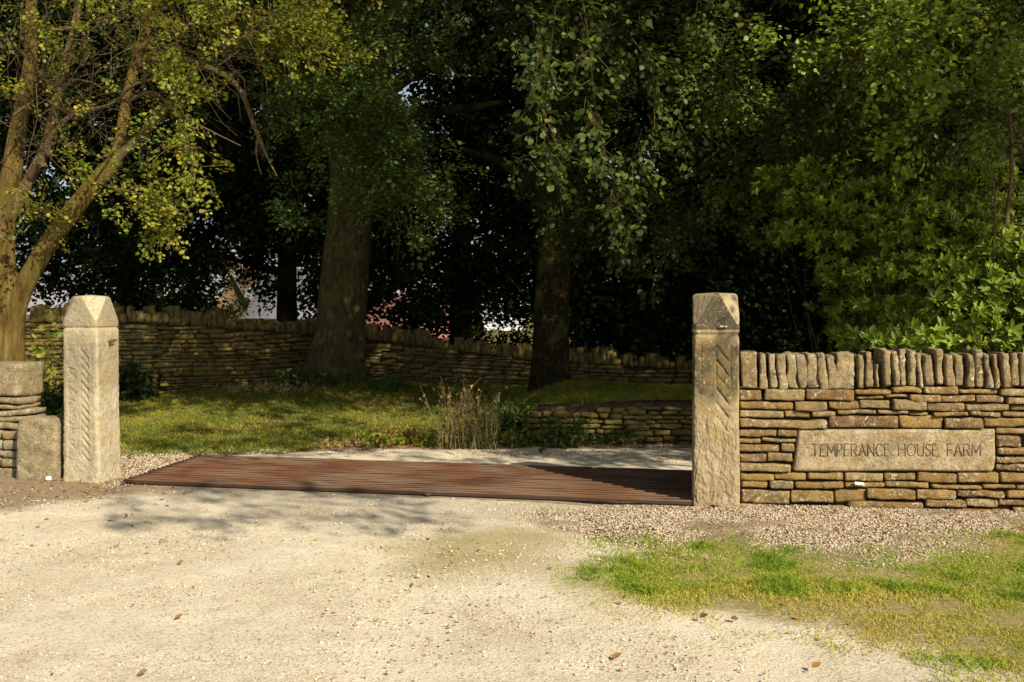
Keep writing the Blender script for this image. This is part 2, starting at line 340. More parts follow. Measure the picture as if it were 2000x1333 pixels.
class Acc:
    def __init__(s): s.V = []; s.F = {}; s.R = []; s.n = 0
    def add(s, V, F, R):
        for f in (F if isinstance(F, list) else [F]): s.F.setdefault(f.shape[1], []).append(f+s.n)
        s.V.append(V); s.R.append(R); s.n += len(V)
    def build(s, name, mat, parent=None, smooth=False, extra=None):
        at_ = {'rnd': np.concatenate(s.R)}
        return mesh(name, np.concatenate(s.V), [np.concatenate(v) for v in s.F.values()], mat, parent, at_, smooth)
def tube(acc, pts, rad, sides=8, rough=0, seed=0, flare=None, step=None):
    pts = np.asarray(pts, float); rad = np.asarray(rad, float)
    # smooth resample (Catmull-Rom)
    q = np.vstack([2*pts[0]-pts[1], pts, 2*pts[-1]-pts[-2]]); P = []; R = []
    seg = np.linalg.norm(np.diff(pts, axis=0), axis=1)
    for i in range(len(pts)-1):
        m = max(2, int(seg[i]/(step or .25)))
        for t in np.arange(m)/m:
            a, b, c_, d = q[i], q[i+1], q[i+2], q[i+3]
            P.append(.5*((2*b)+(-a+c_)*t+(2*a-5*b+4*c_-d)*t*t+(-a+3*b-3*c_+d)*t**3)); R.append(rad[i]*(1-t)+rad[i+1]*t)
    P.append(pts[-1]); R.append(rad[-1]); P = np.array(P); R = np.array(R)
    T = unit(np.gradient(P, axis=0)); ref = np.array([0, 1., 0]) if abs(T[0][1]) < .8 else np.array([1., 0, 0])
    U = unit(np.cross(T, np.broadcast_to(ref, T.shape))); W_ = np.cross(T, U)
    an = np.linspace(0, 2*math.pi, sides, endpoint=False)
    V = P[:, None]+(U[:, None]*np.cos(an)[None, :, None]+W_[:, None]*np.sin(an)[None, :, None])*R[:, None, None]
    Vf = V.reshape(-1, 3)
    if rough:
        ctr = np.repeat(P, sides, 0); dr = Vf-ctr
        nn = fbm(Vf*np.array([1, 1, .35]), 3.0, seed)*rough+vn(Vf*np.array([1, 1, .3]), 14, seed+3)*rough*.35
        if flare:
            h = np.repeat(np.linalg.norm(P-P[0], axis=1), sides); a_ = np.tile(an, len(P))
            nn = nn+np.exp(-h/flare[0])*(flare[1]+flare[2]*np.cos(a_*flare[3]+seed))
        Vf = ctr+dr*(1+nn)[:, None]
    k_ = len(P); i = np.arange((k_-1)*sides).reshape(k_-1, sides); j = np.roll(i, -1, 1)
    F = np.stack([i.ravel(), j.ravel(), (j+sides).ravel(), (i+sides).ravel()], 1)
    fl = [F]
    acc.add(Vf, fl, np.full(len(Vf), RNG.random()))
    return P, R
def sticks(acc, A, B, r0, r1):
    """many thin straight 3-sided twigs"""
    n = len(A); T = unit(B-A); U = unit(np.cross(T, rdir(n))); W_ = np.cross(T, U)
    an = np.array([0, 2.094, 4.189]); off = U[:, None]*np.cos(an)[None, :, None]+W_[:, None]*np.sin(an)[None, :, None]
    V = np.concatenate([A[:, None]+off*np.reshape(r0, (-1, 1, 1)), B[:, None]+off*np.reshape(r1, (-1, 1, 1))], 1)
    b = np.arange(n)[:, None]*6
    F = np.concatenate([b+np.array([0, 1, 4, 3]), b+np.array([1, 2, 5, 4]), b+np.array([2, 0, 3, 5])])
    acc.add(V.reshape(-1, 3), F, np.repeat(RNG.random(n), 6))
def ell(n, c, r, shell=.0, rng=RNG):
    d = rdir(n, rng); u = rng.random(n)**(1/3.); u = shell+(1-shell)*u
    return np.array(c)+d*np.array(r)*u[:, None], d
def sprays(leafacc, twigacc, Cc, A, K, L, Wd, ll, lw, six=True, droop=.25, flat=.06, up=None, jit=.5, srnd=.35, twr=.004):
    """flat leaf sprays: each centre Cc, axis A; K leaves alternate along axis"""
    n = len(Cc)
    if n == 0: return
    A = unit(A); upv = np.array([0, 0, 1.])+.35*rdir(n) if up is None else up
    S = unit(np.cross(A, upv)); Nn = np.cross(S, A)
    L = np.broadcast_to(L, (n,))
    t = RNG.random((n, K)); sd = np.sign(RNG.random((n, K))-.5)
    wdt = Wd*(1-t*.75)*RNG.random((n, K))
    P = Cc[:, None]+A[:, None]*(t*L[:, None])[..., None]+S[:, None]*(sd*wdt)[..., None]+Nn[:, None]*(RNG.normal(size=(n, K))*flat)[..., None]
    P[..., 2] -= droop*(t*L[:, None])**2+droop*.7*wdt**2*2
    D = A[:, None]*(.5+RNG.random((n, K, 1)))+S[:, None]*(sd*(.5+RNG.random((n, K))))[..., None]+RNG.normal(size=(n, K, 3))*jit*.6
    D[..., 2] -= .25
    Nl = Nn[:, None]+RNG.normal(size=(n, K, 3))*jit
    rs = RNG.random(n)[:, None]*srnd+RNG.random((n, K))*(1-srnd)
    sz = .65+.6*RNG.random(n*K)
    leafacc.add(*leaves(P.reshape(-1, 3), D.reshape(-1, 3), Nl.reshape(-1, 3), ll*sz, lw*sz, rs.ravel(), six=six))
    if twigacc is not None:
        B = Cc+A*L[:, None]; B[:, 2] -= droop*L**2
        m = Cc+A*L[:, None]*.5; m[:, 2] -= droop*L**2*.25
        sticks(twigacc, Cc-A*L[:, None]*.25, m, twr*1.3+0*L, twr+0*L); sticks(twigacc, m, B, twr+0*L, twr*.4+0*L)
def rosettes(acc, Cc, A, K, ll, lw, spread=.9):
    n = len(Cc); A = unit(A); U = unit(np.cross(A, rdir(n))); W_ = np.cross(A, U)
    an = (np.arange(K)/K*2*math.pi)[None]+RNG.random((n, 1))*6+RNG.normal(size=(n, K))*.25
    el = spread*(.55+.6*RNG.random((n, K)))
    rad = U[:, None]*np.cos(an)[..., None]+W_[:, None]*np.sin(an)[..., None]
    D = A[:, None]*np.cos(el)[..., None]+rad*np.sin(el)[..., None]
    Nn = A[:, None]*np.sin(el)[..., None]-rad*np.cos(el)[..., None]
    P = Cc[:, None]+A[:, None]*(RNG.normal(size=(n, K, 1))*ll*.25)
    sz = np.repeat(.5+.7*RNG.random(n), K)*(.6+.55*RNG.random(n*K)); r = RNG.random(n)[:, None]*.6+RNG.random((n, K))*.4
    acc.add(*leaves(P.reshape(-1, 3), D.reshape(-1, 3), Nn.reshape(-1, 3), ll*sz, lw*sz, r.ravel(), fold=.25, curl=.18))

# ------------------------------------------------------------------ stones
_tmpl = {}
def box_t(nx, ny, nz):
    if (nx, ny, nz) in _tmpl: return _tmpl[(nx, ny, nz)]
    V = {}; F = []
    def vid(p):
        return V.setdefault(p, len(V))
    def face(ax, val, a, b, na, nb, flip):
        for i in range(na):
            for j in range(nb):
                q = []
                for di, dj in ((0, 0), (1, 0), (1, 1), (0, 1)):
                    p = [0, 0, 0]; p[ax] = val; p[a] = i+di; p[b] = j+dj; q.append(vid(tuple(p)))
                F.append(q[::-1] if flip else q)
    face(0, nx, 1, 2, ny, nz, False); face(0, 0, 1, 2, ny, nz, True)
    face(1, ny, 0, 2, nx, nz, True); face(1, 0, 0, 2, nx, nz, False)
    face(2, nz, 0, 1, nx, ny, False); face(2, 0, 0, 1, nx, ny, True)
    v = np.array(sorted(V, key=V.get), float)/np.array([nx, ny, nz])*2-1
    _tmpl[(nx, ny, nz)] = (v, np.array(F)); return _tmpl[(nx, ny, nz)]
def stone(acc, o, u, size, rnd, cell=.03, r=.012, rough=.006, tilt=0, out=(0, 0), seed=0, taper=0, skew=0, fr=9):
    """rounded rough block. o: centre; u: unit dir of its length (xy); size (len, depth, height)"""
    hs_ = np.array(size)/2
    ns = [int(max(2, min(16, round(s/cell)))) for s in size]; ns[1] = min(ns[1], 4)
    v, F = box_t(*ns)
    # push rows to the edges so rounding has geometry
    v = np.sign(v)*np.abs(v)**.8
    p = v*hs_; rr = min(r, hs_.min()*.8); inner = np.clip(p, -(hs_-rr), hs_-rr); d = p-inner
    ln = np.linalg.norm(d, axis=1, keepdims=True); p = np.where(ln > 1e-9, inner+d/np.maximum(ln, 1e-9)*np.minimum(rr, ln*1.0), p)
    p[:, 0] *= 1+taper*(p[:, 2]/hs_[2]); p[:, 0] += skew*p[:, 2]
    ca, sa_ = math.cos(tilt), math.sin(tilt); x, z = p[:, 0]*ca-p[:, 2]*sa_, p[:, 0]*sa_+p[:, 2]*ca; p[:, 0] = x; p[:, 2] = z
    q = p+np.array([seed*3.7, seed*1.3, seed*2.1])
    dn = np.stack([vn(q, fr, 1), vn(q, fr, 2), vn(q, fr, 3)], 1)+.45*np.stack([vn(q, fr*3.5, 4), vn(q, fr*3.5, 5), vn(q, fr*3.5, 6)], 1)
    p = p+dn*rough
    nrm = np.array([u[1], -u[0]])      # towards the camera side
    W = np.stack([o[0]+p[:, 0]*u[0]-p[:, 1]*nrm[0], o[1]+p[:, 0]*u[1]-p[:, 1]*nrm[1], o[2]+p[:, 2]], 1)
    acc.add(W, F, np.full(len(W), rnd))
def slab(acc, A, B, z0, z1, dep, rnd=0.5):
    """plain core prism from A to B (front edge), going back by dep"""
    A = np.array(A); B = np.array(B); u = (B-A)/np.linalg.norm(B-A); bk = np.array([-u[1], u[0]])*dep
    V = []
    for p, (za, zb) in ((A, (z0[0], z1[0])), (B, (z0[1], z1[1])), (B+bk, (z0[1], z1[1])), (A+bk, (z0[0], z1[0]))):
        V += [(p[0], p[1], za), (p[0], p[1], zb)]
    F = np.array([[0, 2, 3, 1], [2, 4, 5, 3], [4, 6, 7, 5], [6, 0, 1, 7], [1, 3, 5, 7], [0, 6, 4, 2]])
    acc.add(np.array(V, float), F, np.full(8, rnd))

# ------------------------------------------------------------------ right wall with name stone
WA = np.array([1.78, 8.03]); WU = np.array([.989, -.143]); WU = WU/np.linalg.norm(WU); WN = np.array([WU[1], -WU[0]])
def onwall(zx, zy, off=0.0):
    """point of the wall face met at the enlarged-photo coordinates"""
    px = 1300+zx/2.6657; py = 540+zy/2.6657
    dx = (px-1000)/2000; o = WA+WN*off
    # o + s*WU = Y*(dx,1)
    Mx = np.array([[WU[0], -dx], [WU[1], -1.0]]); s, nY = np.linalg.solve(Mx, -o)
    Yv = nY; return s, CAMH-(py-600)/2000*Yv
rows = """590 648 385-505 515-720 725-980
588 619 988-1175
621 641 995-1140
575 609 1180-1335
575 615 1342-1525
586 615 1528-1735
585 626 1745-1900
612 635 1146-1265
615 655 1268-1434
617 656 1438-1615
621 662 1620-1770
632 668 1776-1960
652 695 385-667
652 703 674-842
650 695 850-1005
645 692 1012-1170
643 698 1180-1357
656 703 1365-1555
664 700 1560-1790
671 701 1797-1940
697 741 385-618
701 738 622-755
702 733 762-888
695 720 893-1100
696 722 1105-1265
704 724 1270-1372
706 733 1392-1578
702 731 1582-1750
704 733 1757-1900
743 795 385-845
725 793 850-1211
727 795 1217-1444
738 795 1452-1652
736 787 1658-1900
797 839 385-582
800 838 587-682
842 872 380-498
841 866 503-678
877 920 385-592
872 917 598-672
923 971 385-526
921 970 531-660
974 1022 385-655
790 827 1722-1930
829 892 1724-1850
895 937 1726-1900
940 976 1720-1822
938 976 1827-1960
979 1021 1722-1900
1023 1067 392-566
1023 1065 572-733
1021 1064 738-930
1021 1070 934-1133
1022 1067 1138-1308
1022 1078 1313-1515
1020 1080 1519-1735
1024 1078 1741-1900
1069 1108 392-532
1067 1110 540-671
1067 1107 676-928
1072 1104 935-1140
1070 1106 1144-1370
1083 1110 1383-1645
1082 1110 1650-1824
1084 1112 1829-1960
1110 1187 395-648
1112 1184 653-873
1108 1180 878-1044
1106 1165 1049-1300
1110 1166 1307-1512
1112 1155 1518-1770
1115 1157 1780-1960
1168 1218 950-1350
1160 1207 1355-1562
1158 1206 1568-1733
1160 1200 1737-1960
1209 1252 1352-1805
1205 1245 1812-1960
1188 1235 395-945"""
wall = empty('drystone_wall', (WA[0]+1.5*WU[0], WA[1]+1.5*WU[1], 0))
tag(wall, 'sunlit dry stone wall with upright coping and inset name stone, right of the gateway', 'wall')
acc = Acc(); sd_ = 0
for ln in rows.splitlines():
    tk = ln.split(); y0, y1 = float(tk[0]), float(tk[1])
    for sg in tk[2:]:
        a, b = map(float, sg.split('-')); s0, z1 = onwall(a, y0); s1, z0 = onwall(b, y1); s0b, _ = onwall(a, y1)
        sd_ += 1; out = random.uniform(-.02, .018)
        L = s1-s0-.003; H = z1-z0-.003; m = (s0+s1)/2
        o = WA+WU*m-WN*(.11-out)
        stone(acc, (o[0], o[1], (z0+z1)/2), WU, (L, .22, H), random.random(), .018, random.uniform(.006, .014), .0085, random.uniform(-.015, .015), seed=sd_)
# continue the courses beyond the picture's edge
sE = onwall(1902, 800)[0]; z = 0.0; zt = onwall(1866, 585)[1]
while z < zt-.03:
    h = min(random.uniform(.055, .095), zt-z); s = sE+random.uniform(-.01, .04)
    while s < 6.2:
        L = random.uniform(.16, .42); sd_ += 1
        o = WA+WU*(s+L/2)-WN*(.11+random.uniform(-.012, .012))
        stone(acc, (o[0], o[1], z+h/2), WU, (L-.008, .22, h-.005), random.random(), .03, .013, .0065, 0, seed=sd_)
        s += L
    z += h
acc.build('stonework', M['wall'], wall, True)
acc = Acc(); ztop = onwall(400, 590)[1]
slab(acc, WA+WU*.0-WN*.06, WA+WU*6.2-WN*.06, (-.05, -.05), (ztop-.03, ztop-.03), .40)
acc.build('core', M['core'], wall)
cops = [(388, 480, 396, 586, .0), (487, 533, 402, 590, .0), (535, 580, 405, 586, .05), (577, 633, 412, 592, .06), (632, 690, 405, 588, .08), (684, 737, 405, 590, .08), (731, 797, 405, 590, .06),
        (791, 848, 405, 594, .06), (840, 895, 420, 590, .06), (888, 992, 400, 588, -.02), (997, 1040, 415, 583, -.02), (1041, 1086, 398, 580, .0), (1093, 1121, 455, 580, .0), (1129, 1173, 385, 572, .0),
        (1178, 1220, 392, 573, .04), (1217, 1262, 384, 572, .0), (1264, 1309, 380, 574, -.01), (1305, 1340, 400, 586, .05), (1345, 1398, 405, 576, .1), (1404, 1453, 377, 572, .06), (1456, 1508, 405, 570, .08),
        (1511, 1566, 406, 578, .07), (1568, 1612, 404, 576, .03), (1608, 1660, 383, 580, .03), (1664, 1704, 405, 586, .1), (1700, 1740, 408, 590, .08), (1746, 1792, 400, 580, .06), (1797, 1846, 403, 576, .04), (1852, 1900, 400, 580, .05)]
def cop(s0, s1, z0, z1, lean, i, mat=M['coping']):
    acc = Acc(); o = WA+WU*((s0+s1)/2)-WN*(.19+random.uniform(-.02, .02))
    stone(acc, (o[0], o[1], (z0+z1)/2), WU, (s1-s0-.013, .36, z1-z0), random.random(), .018, .012, .013, lean, seed=200+i, taper=random.uniform(-.22, .14), fr=9)
    return acc.build('coping_stone', mat, wall, True)
for i, (a, b, y0, y1, ln) in enumerate(cops):
    s0, z1 = onwall(a, y0); s1, z0 = onwall(b, y1); cop(s0, s1, z0, z1, ln, i)
s = onwall(1906, 500)[0]; i = 40
while s < 6.1:
    L = random.uniform(.055, .09); cop(s, s+L, ztop, ztop+random.uniform(.24, .3), random.uniform(0, .1), i); s += L+.006; i += 1
# name stone: a dressed slab with worn edges
pl = [(690, 797), (1716, 797), (1720, 960), (1703, 1012), (1000, 1015), (667, 1018), (664, 1000), (676, 915)]
nu, nv = 140, 30
def edge_x(v, side):
    if side == 0: return np.interp(v, [0, .53, .93, 1], [691, 678, 665, 668])
    return np.interp(v, [0, .72, .92, 1], [1715, 1719, 1712, 1700])
V = []; vv = np.linspace(0, 1, nv); uu = np.linspace(0, 1, nu)
for v in vv:
    xa, xb = edge_x(v, 0), edge_x(v, 1)
    for u_ in uu:
        zx = xa+(xb-xa)*u_; zy = 798+v*(1016-798+2*math.sin(u_*9))
        s_, z_ = onwall(zx, zy); e = min(u_*1.54, (1-u_)*1.54, v*.33, (1-v)*.33)
        off = .006-.02*max(0, 1-e/.016)**2
        V.append((s_, z_, off))
V = np.array(V); pw = np.stack([V[:, 0], V[:, 1], 0*V[:, 0]], 1)
off = V[:, 2]+.0025*fbm(pw, 8, 3)+.0012*vn(pw, 45, 9)
W3 = np.stack([WA[0]+WU[0]*V[:, 0]+WN[0]*off, WA[1]+WU[1]*V[:, 0]+WN[1]*off, V[:, 1]], 1)
idx = np.arange(nu*nv).reshape(nv, nu)
F = np.stack([idx[:-1, :-1].ravel(), idx[1:, :-1].ravel(), idx[1:, 1:].ravel(), idx[:-1, 1:].ravel()], 1)
bo = np.concatenate([idx[0, :], idx[1:, -1], idx[-1, -2::-1], idx[-2:0:-1, 0]]); nb = len(bo)
back = W3[bo]-np.array([WN[0], WN[1], 0])*.15; V2 = np.vstack([W3, back]); j = np.arange(nb); j2 = (j+1) % nb
F2 = np.stack([bo[j], bo[j2], len(W3)+j2, len(W3)+j], 1)
plaque = mesh('name_stone', V2, [F, F2], M['plaque'], wall, {'rnd': np.full(len(V2), .5)}, True)
tag(plaque, 'dressed slab cut with TEMPERANCE HOUSE FARM')
# lettering, thin single-line capitals
Gl = {'T': (.8, [[(0, 1), (.8, 1)], [(.4, 1), (.4, 0)]]), 'E': (.62, [[(.6, 1), (0, 1), (0, 0), (.62, 0)], [(0, .52), (.5, .52)]]),
      'M': (.95, [[(0, 0), (.03, 1), (.48, .25), (.92, 1), (.95, 0)]]), 'P': (.62, [[(0, 0), (0, 1), (.35, 1), (.56, .92), (.62, .74), (.56, .56), (.35, .47), (0, .47)]]),
      'R': (.68, [[(0, 0), (0, 1), (.35, 1), (.58, .92), (.64, .75), (.58, .57), (.35, .48), (0, .48)], [(.33, .48), (.68, 0)]]),
      'A': (.85, [[(0, 0), (.425, 1), (.85, 0)], [(.15, .36), (.7, .36)]]), 'N': (.78, [[(0, 0), (0, 1), (.78, 0), (.78, 1)]]),
      'C': (.8, [[(.8, .84), (.66, .96), (.47, 1), (.25, .95), (.07, .76), (0, .5), (.07, .24), (.25, .05), (.47, 0), (.66, .04), (.8, .16)]]),
      'H': (.8, [[(0, 0), (0, 1)], [(.8, 0), (.8, 1)], [(0, .52), (.8, .52)]]),
      'O': (1.0, [[(.5 + .5*math.sin(t*math.pi/10), .5+.5*math.cos(t*math.pi/10)) for t in range(21)]]),
      'U': (.75, [[(0, 1), (0, .34), (.08, .1), (.25, .01), (.375, 0), (.5, .01), (.67, .1), (.75, .34), (.75, 1)]]),
      'S': (.6, [[(.57, .85), (.45, .97), (.28, 1), (.1, .93), (.04, .77), (.1, .62), (.3, .53), (.5, .43), (.6, .25), (.52, .07), (.32, 0), (.12, .03), (0, .16)]]),
      'F': (.58, [[(.58, 1), (0, 1), (0, 0)], [(0, .52), (.48, .52)]])}
acc = Acc()
def word(txt, x0, x1, y0=872, y1=934):
    tot = sum(Gl[c_][0] for c_ in txt); gap = .24; unitw = (x1-x0)/(tot+gap*(len(txt)-1)); x = x0
    for c_ in txt:
        wd, st = Gl[c_]
        for pl_ in st:
            for (ax, ay), (bx, by) in zip(pl_[:-1], pl_[1:]):
                sa0, za = onwall(x+ax*unitw, y1-(y1-y0)*ay); sb0, zb = onwall(x+bx*unitw, y1-(y1-y0)*by)
                d = np.array([sb0-sa0, zb-za]); l = np.linalg.norm(d); d /= l; nn = np.array([-d[1], d[0]])*.0027; d = d*.0028
                a2 = np.array([sa0, za])-d; b2 = np.array([sb0, zb])+d; c4 = [a2-nn, b2-nn, b2+nn, a2+nn]; Vv = []
                for o_ in (.0060, .0098):
                    for q in c4: Vv.append((WA[0]+WU[0]*q[0]+WN[0]*o_, WA[1]+WU[1]*q[0]+WN[1]*o_, q[1]))
                acc.add(np.array(Vv), np.array([[4, 5, 6, 7], [0, 1, 5, 4], [1, 2, 6, 5], [2, 3, 7, 6], [3, 0, 4, 7]]), np.zeros(8))
        x += (wd+gap)*unitw
word('TEMPERANCE', 762, 1166); word('HOUSE', 1212, 1417); word('FARM', 1466, 1638)
let = acc.build('lettering', M['letter'], plaque)

# ------------------------------------------------------------------ gate posts
def seg_dist(u, v, a, b):
    ax, ay = a; bx, by = b; t = np.clip(((u-ax)*(bx-ax)+(v-ay)*(by-ay))/((bx-ax)**2+(by-ay)**2), 0, 1)
    return np.hypot(u-ax-t*(bx-ax), v-ay-t*(by-ay)), t
def carve_l(u, v):
    """u across 0..1, v height in metres -> depth in m"""
    d = np.zeros_like(u)
    inz = sm(.17, .2, v)*(1-sm(1.20, 1.23, v))
    uu_ = u*.352
    # central groove and recessed left strip with ragged bites
    d += .005*np.exp(-((uu_-.185)/.004)**2)*inz
    d += .003*inz*sm(.055, .065, uu_)*(1-sm(.30, .31, uu_))
    n = 14
    for i in range(n):
        vc = 1.17-i*(.98/n)
        for (s0, s1, dep) in (((.19, vc), (.255, vc-.075), .012),):
            q, t = seg_dist(uu_, v, s0, s1); d += dep*np.exp(-(q/.0075)**2)*(.35+.75*t)*(.75+.35*math.sin(i*1.9))
        # scooped flat under every stroke: twist of a rope
        q, t = seg_dist(uu_, v, (.20, vc-.015), (.25, vc-.085)); d += .004*np.exp(-(q/.016)**2)
        j_ = .02*math.sin(i*2.7); q, t = seg_dist(uu_, v, (.07+j_*.4, vc-.01+j_), (.12+j_*.6, vc-.035)); d += .008*np.exp(-(q/.009)**2)*math.sin(i*2.1+1)**2
    pp = np.stack([uu_, v, 0*v], 1); d += .007*np.clip(vn(pp, 42, 61), 0, 1)*inz*sm(.05, .06, uu_)*(1-sm(.11, .12, uu_))
    return d
def carve_r(u, v):
    d = np.zeros_like(u); uu_ = u*.352
    up = sm(.85, 1.0, v)*(1-sm(1.24, 1.27, v))
    d += .008*np.exp(-((uu_-.175)/.006)**2)*up+.006*np.exp(-((uu_-.06)/.007)**2)*up+.006*np.exp(-((uu_-.285)/.007)**2)*up
    for i, vc in enumerate((1.24, 1.13, 1.02, .91, .80, .69)):
        q, t = seg_dist(uu_, v, (.18, vc), (.265, vc-.11)); d += (.010+.004*math.sin(i*2.3))*np.exp(-(q/.010)**2)
        if i < 2: q, t = seg_dist(uu_, v, (.16, vc), (.07, vc-.11)); d += .007*np.exp(-(q/.008)**2)
    # pick-marked lower half
    low = 1-sm(.6, .85, v); p = np.stack([uu_*1.0, v*.45, 0*v], 1); p = np.stack([uu_*1.0, v*.5, 0*v], 1); d += low*(.007*np.clip(vn(p, 95, 31), -.2, 1)+.005*vn(p, 32, 33))
    return d
def post(name, corner, uvec, height, fcarve, mat, seed, capz, neck, label, cat='gate post', lean=0):
    """corner = front-left base corner seen from the camera; uvec along the front face to the right"""
    a = .176; u = np.array(uvec)/np.linalg.norm(uvec); bk = np.array([-u[1], u[0]])
    ctr = np.array(corner)+u*a+bk*a
    per = 72; t = np.linspace(-1, 1, per, endpoint=False)
    ring = np.concatenate([np.stack([t, -1+0*t], 1), np.stack([1+0*t, t], 1), np.stack([-t, 1+0*t], 1), np.stack([-1+0*t, -t], 1)])
    face = np.repeat(np.arange(4), per)
    zs = np.arange(-.08, height+1e-6, .0065); nr = len(ring); R = np.tile(ring, (len(zs), 1)); Z = np.repeat(zs, nr); Fc = np.tile(face, len(zs))
    # round the corners, then clip the cap's corners
    pw_ = 11.0; s = (np.abs(R[:, 0])**pw_+np.abs(R[:, 1])**pw_)**(-1/pw_); XY = R*s[:, None]
    tt = np.clip((Z-capz)/(height-.012-capz), 0, 1); lim = 2-tt*.88+.02
    l1 = np.abs(XY[:, 0])+np.abs(XY[:, 1]); kk = lim/l1
    XY = XY*np.minimum(1, kk)[:, None]
    XY *= (1-.22*np.clip((Z-(height-.035))/.035, 0, 1)**3)[:, None]
    XY *= (1+.045*np.clip(1-Z/.5, 0, 1))[:, None]
    d = .014*np.exp(-((Z-neck)/.011)**2)
    uface = np.where(Fc == 0, (R[:, 0]+1)/2, np.where(Fc == 1, (R[:, 1]+1)/2, .5))
    cv = np.zeros(len(Z)); f0 = Fc == 0; cv[f0] = fcarve(uface[f0], Z[f0])
    if fcarve is carve_l: f1 = Fc == 1; cv[f1] = .35*carve_r(uface[f1], Z[f1])
    P = np.stack([XY[:, 0]*a+seed, XY[:, 1]*a, Z], 1)
    disp = -d-cv*np.where(tt > 0, 0, 1)+.007*fbm(P, 3.5, seed)+.0045*fbm(P, 16, seed+1)+.0022*vn(P, 60, seed+2)
    XYm = XY*a; dirn = XYm/np.linalg.norm(XYm, axis=1, keepdims=True)*1.1
    # face normals displace square faces evenly
    nrm = np.where((Fc == 0)[:, None], [0, -1], np.where((Fc == 1)[:, None], [1, 0], np.where((Fc == 2)[:, None], [0, 1], [-1, 0])))
    bl = sm(.86, 1.0, np.minimum(np.abs(R[:, 0]), np.abs(R[:, 1])))[:, None]; dirn = nrm*(1-bl)+dirn*bl
    XYm = XYm+dirn*disp[:, None]
    W3 = np.stack([ctr[0]+u[0]*XYm[:, 0]+bk[0]*XYm[:, 1]+lean*Z, ctr[1]+u[1]*XYm[:, 0]+bk[1]*XYm[:, 1], Z+.004*vn(P, 9, seed+5)*(Z > height-.03)], 1)
    k_ = len(zs); i = np.arange((k_-1)*nr).reshape(k_-1, nr); j = np.roll(i, -1, 1)
    F = np.stack([i.ravel(), j.ravel(), (j+nr).ravel(), (i+nr).ravel()], 1)
    base = (k_-1)*nr; V = np.vstack([W3, [[*(W3[base:, :2].mean(0)), height+.004]]]); n0 = len(W3)
    jj = np.arange(nr); T = np.stack([base+jj, base+(jj+1) % nr, np.full(nr, n0)], 1)
    gr = np.maximum(np.exp(-((Z-1.05)/.24)**2)*sm(.1, .4, uface+.2), .72*(Z > capz)*(kk > 1.0)); gr = np.append(gr, 0)
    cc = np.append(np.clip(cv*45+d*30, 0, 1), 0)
    e = empty(name, (ctr[0], ctr[1], 0)); tag(e, label, cat, 'carved stone gate posts')
    mesh('shaft', V, [F, T], mat, e, {'carve': cc, 'grime': gr, 'rnd': 0*gr+.5}, True)
    return e, ctr, u, bk
pr, cr_, ur, bkr = post('gate_post', (1.418, 8.0), (.989, -.145), 1.66, carve_r, M['postr'], 3, 1.37, 1.335, 'weathered square stone gate post with pointed carved head beside the name wall')
plp, cl_, ul, bkl = post('gate_post', (-3.985, 9.09), (.978, -.21), 1.655, carve_l, M['postl'], 8, 1.385, 1.365, 'pale stone gate post with rope carving and iron staple beside the low stone block', lean=-.012)
# iron staple on the left post, gate side
acc = Acc(); p0 = cl_+ul*.17+bkl*(-.01); zst = 1.24
tube(acc, [(*(p0), zst), (*(p0+ul*.03), zst+.005), (*(p0+ul*.035+bkl*.05), zst+.01), (*(p0+bkl*.055), zst+.012)], [.008, .009, .009, .008], 8, step=.02)
tube(acc, [(*(p0+ul*.015), zst-.025), (*(p0+ul*.02), zst+.02)], [.012, .007], 8, step=.02)
acc.build('iron_staple', M['iron'], plp, True)
acc = Acc(); p0 = cr_-bkr*.178+ur*.03; tube(acc, [(*(p0), 1.395), (*(p0-bkr*.018), 1.398), (*(p0-bkr*.02+ur*.04), 1.398), (*(p0+ur*.045), 1.396)], [.007, .008, .008, .007], 8, step=.02)
acc.build('metal_staple', M['white'], pr, True)

# ------------------------------------------------------------------ left wall end, block, lime lump
lw = empty('drystone_wall', (-5.2, 9.35, 0)); tag(lw, 'short end of dry stone wall topped by one large pale slab at the far left', 'wall')
LU = np.array([.985, -.17]); LU /= np.linalg.norm(LU); LN = np.array([LU[1], -LU[0]]); LA = np.array([-4.46, 9.33])   # right end of face
acc = Acc(); z = -.02; kk_ = 0
for h in (.10, .09, .075, .095, .085, .07, .055, .06, .05, .065):
    s = random.uniform(-.02, .03)+(.03 if 1 < kk_ < 8 else 0)-(.05 if kk_ < 4 else 0)
    while s > -3.2:
        L = random.uniform(.18, .42); o = LA+LU*(s-L/2)-LN*(.15+random.uniform(-.015, .015))
        stone(acc, (o[0], o[1], z+h/2), LU, (L-.008, .3, h-.006), random.random(), .03, .014, .009, random.uniform(-.03, .06), seed=300+kk_*13+int(-s*10)); s -= L
    z += h; kk_ += 1
acc.build('stonework', M['paleblock'], lw, True)
acc = Acc(); slab(acc, LA+LU*(-3.2)-LN*.08, LA-LU*.15-LN*.08, (-.05, -.05), (z-.02, z-.02), .36); acc.build('core', M['core'], lw)
s = 0; i = 0
for L in (.62, .7, .6, .75):
    acc = Acc(); o = LA+LU*(s-L/2-.03)-LN*.2
    stone(acc, (o[0], o[1], z+.155), LU, (L-.01, .42, .31), random.random(), .04, .03, .012, .02, seed=400+i, fr=4)
    acc.build('top_slab', M['paleblock'], lw, True); s -= L; i += 1
acc = Acc(); bo_ = np.array([-4.235, 9.27])
v, F = box_t(16, 8, 18); p = np.sign(v)*np.abs(v)**.85; hs_ = np.array([.205, .13, .30])
q = p*hs_; rr = .045; inner = np.clip(q, -(hs_-rr), hs_-rr); d = q-inner; ln_ = np.linalg.norm(d, axis=1, keepdims=True); q = np.where(ln_ > 1e-9, inner+d/np.maximum(ln_, 1e-9)*np.minimum(rr, ln_), q)
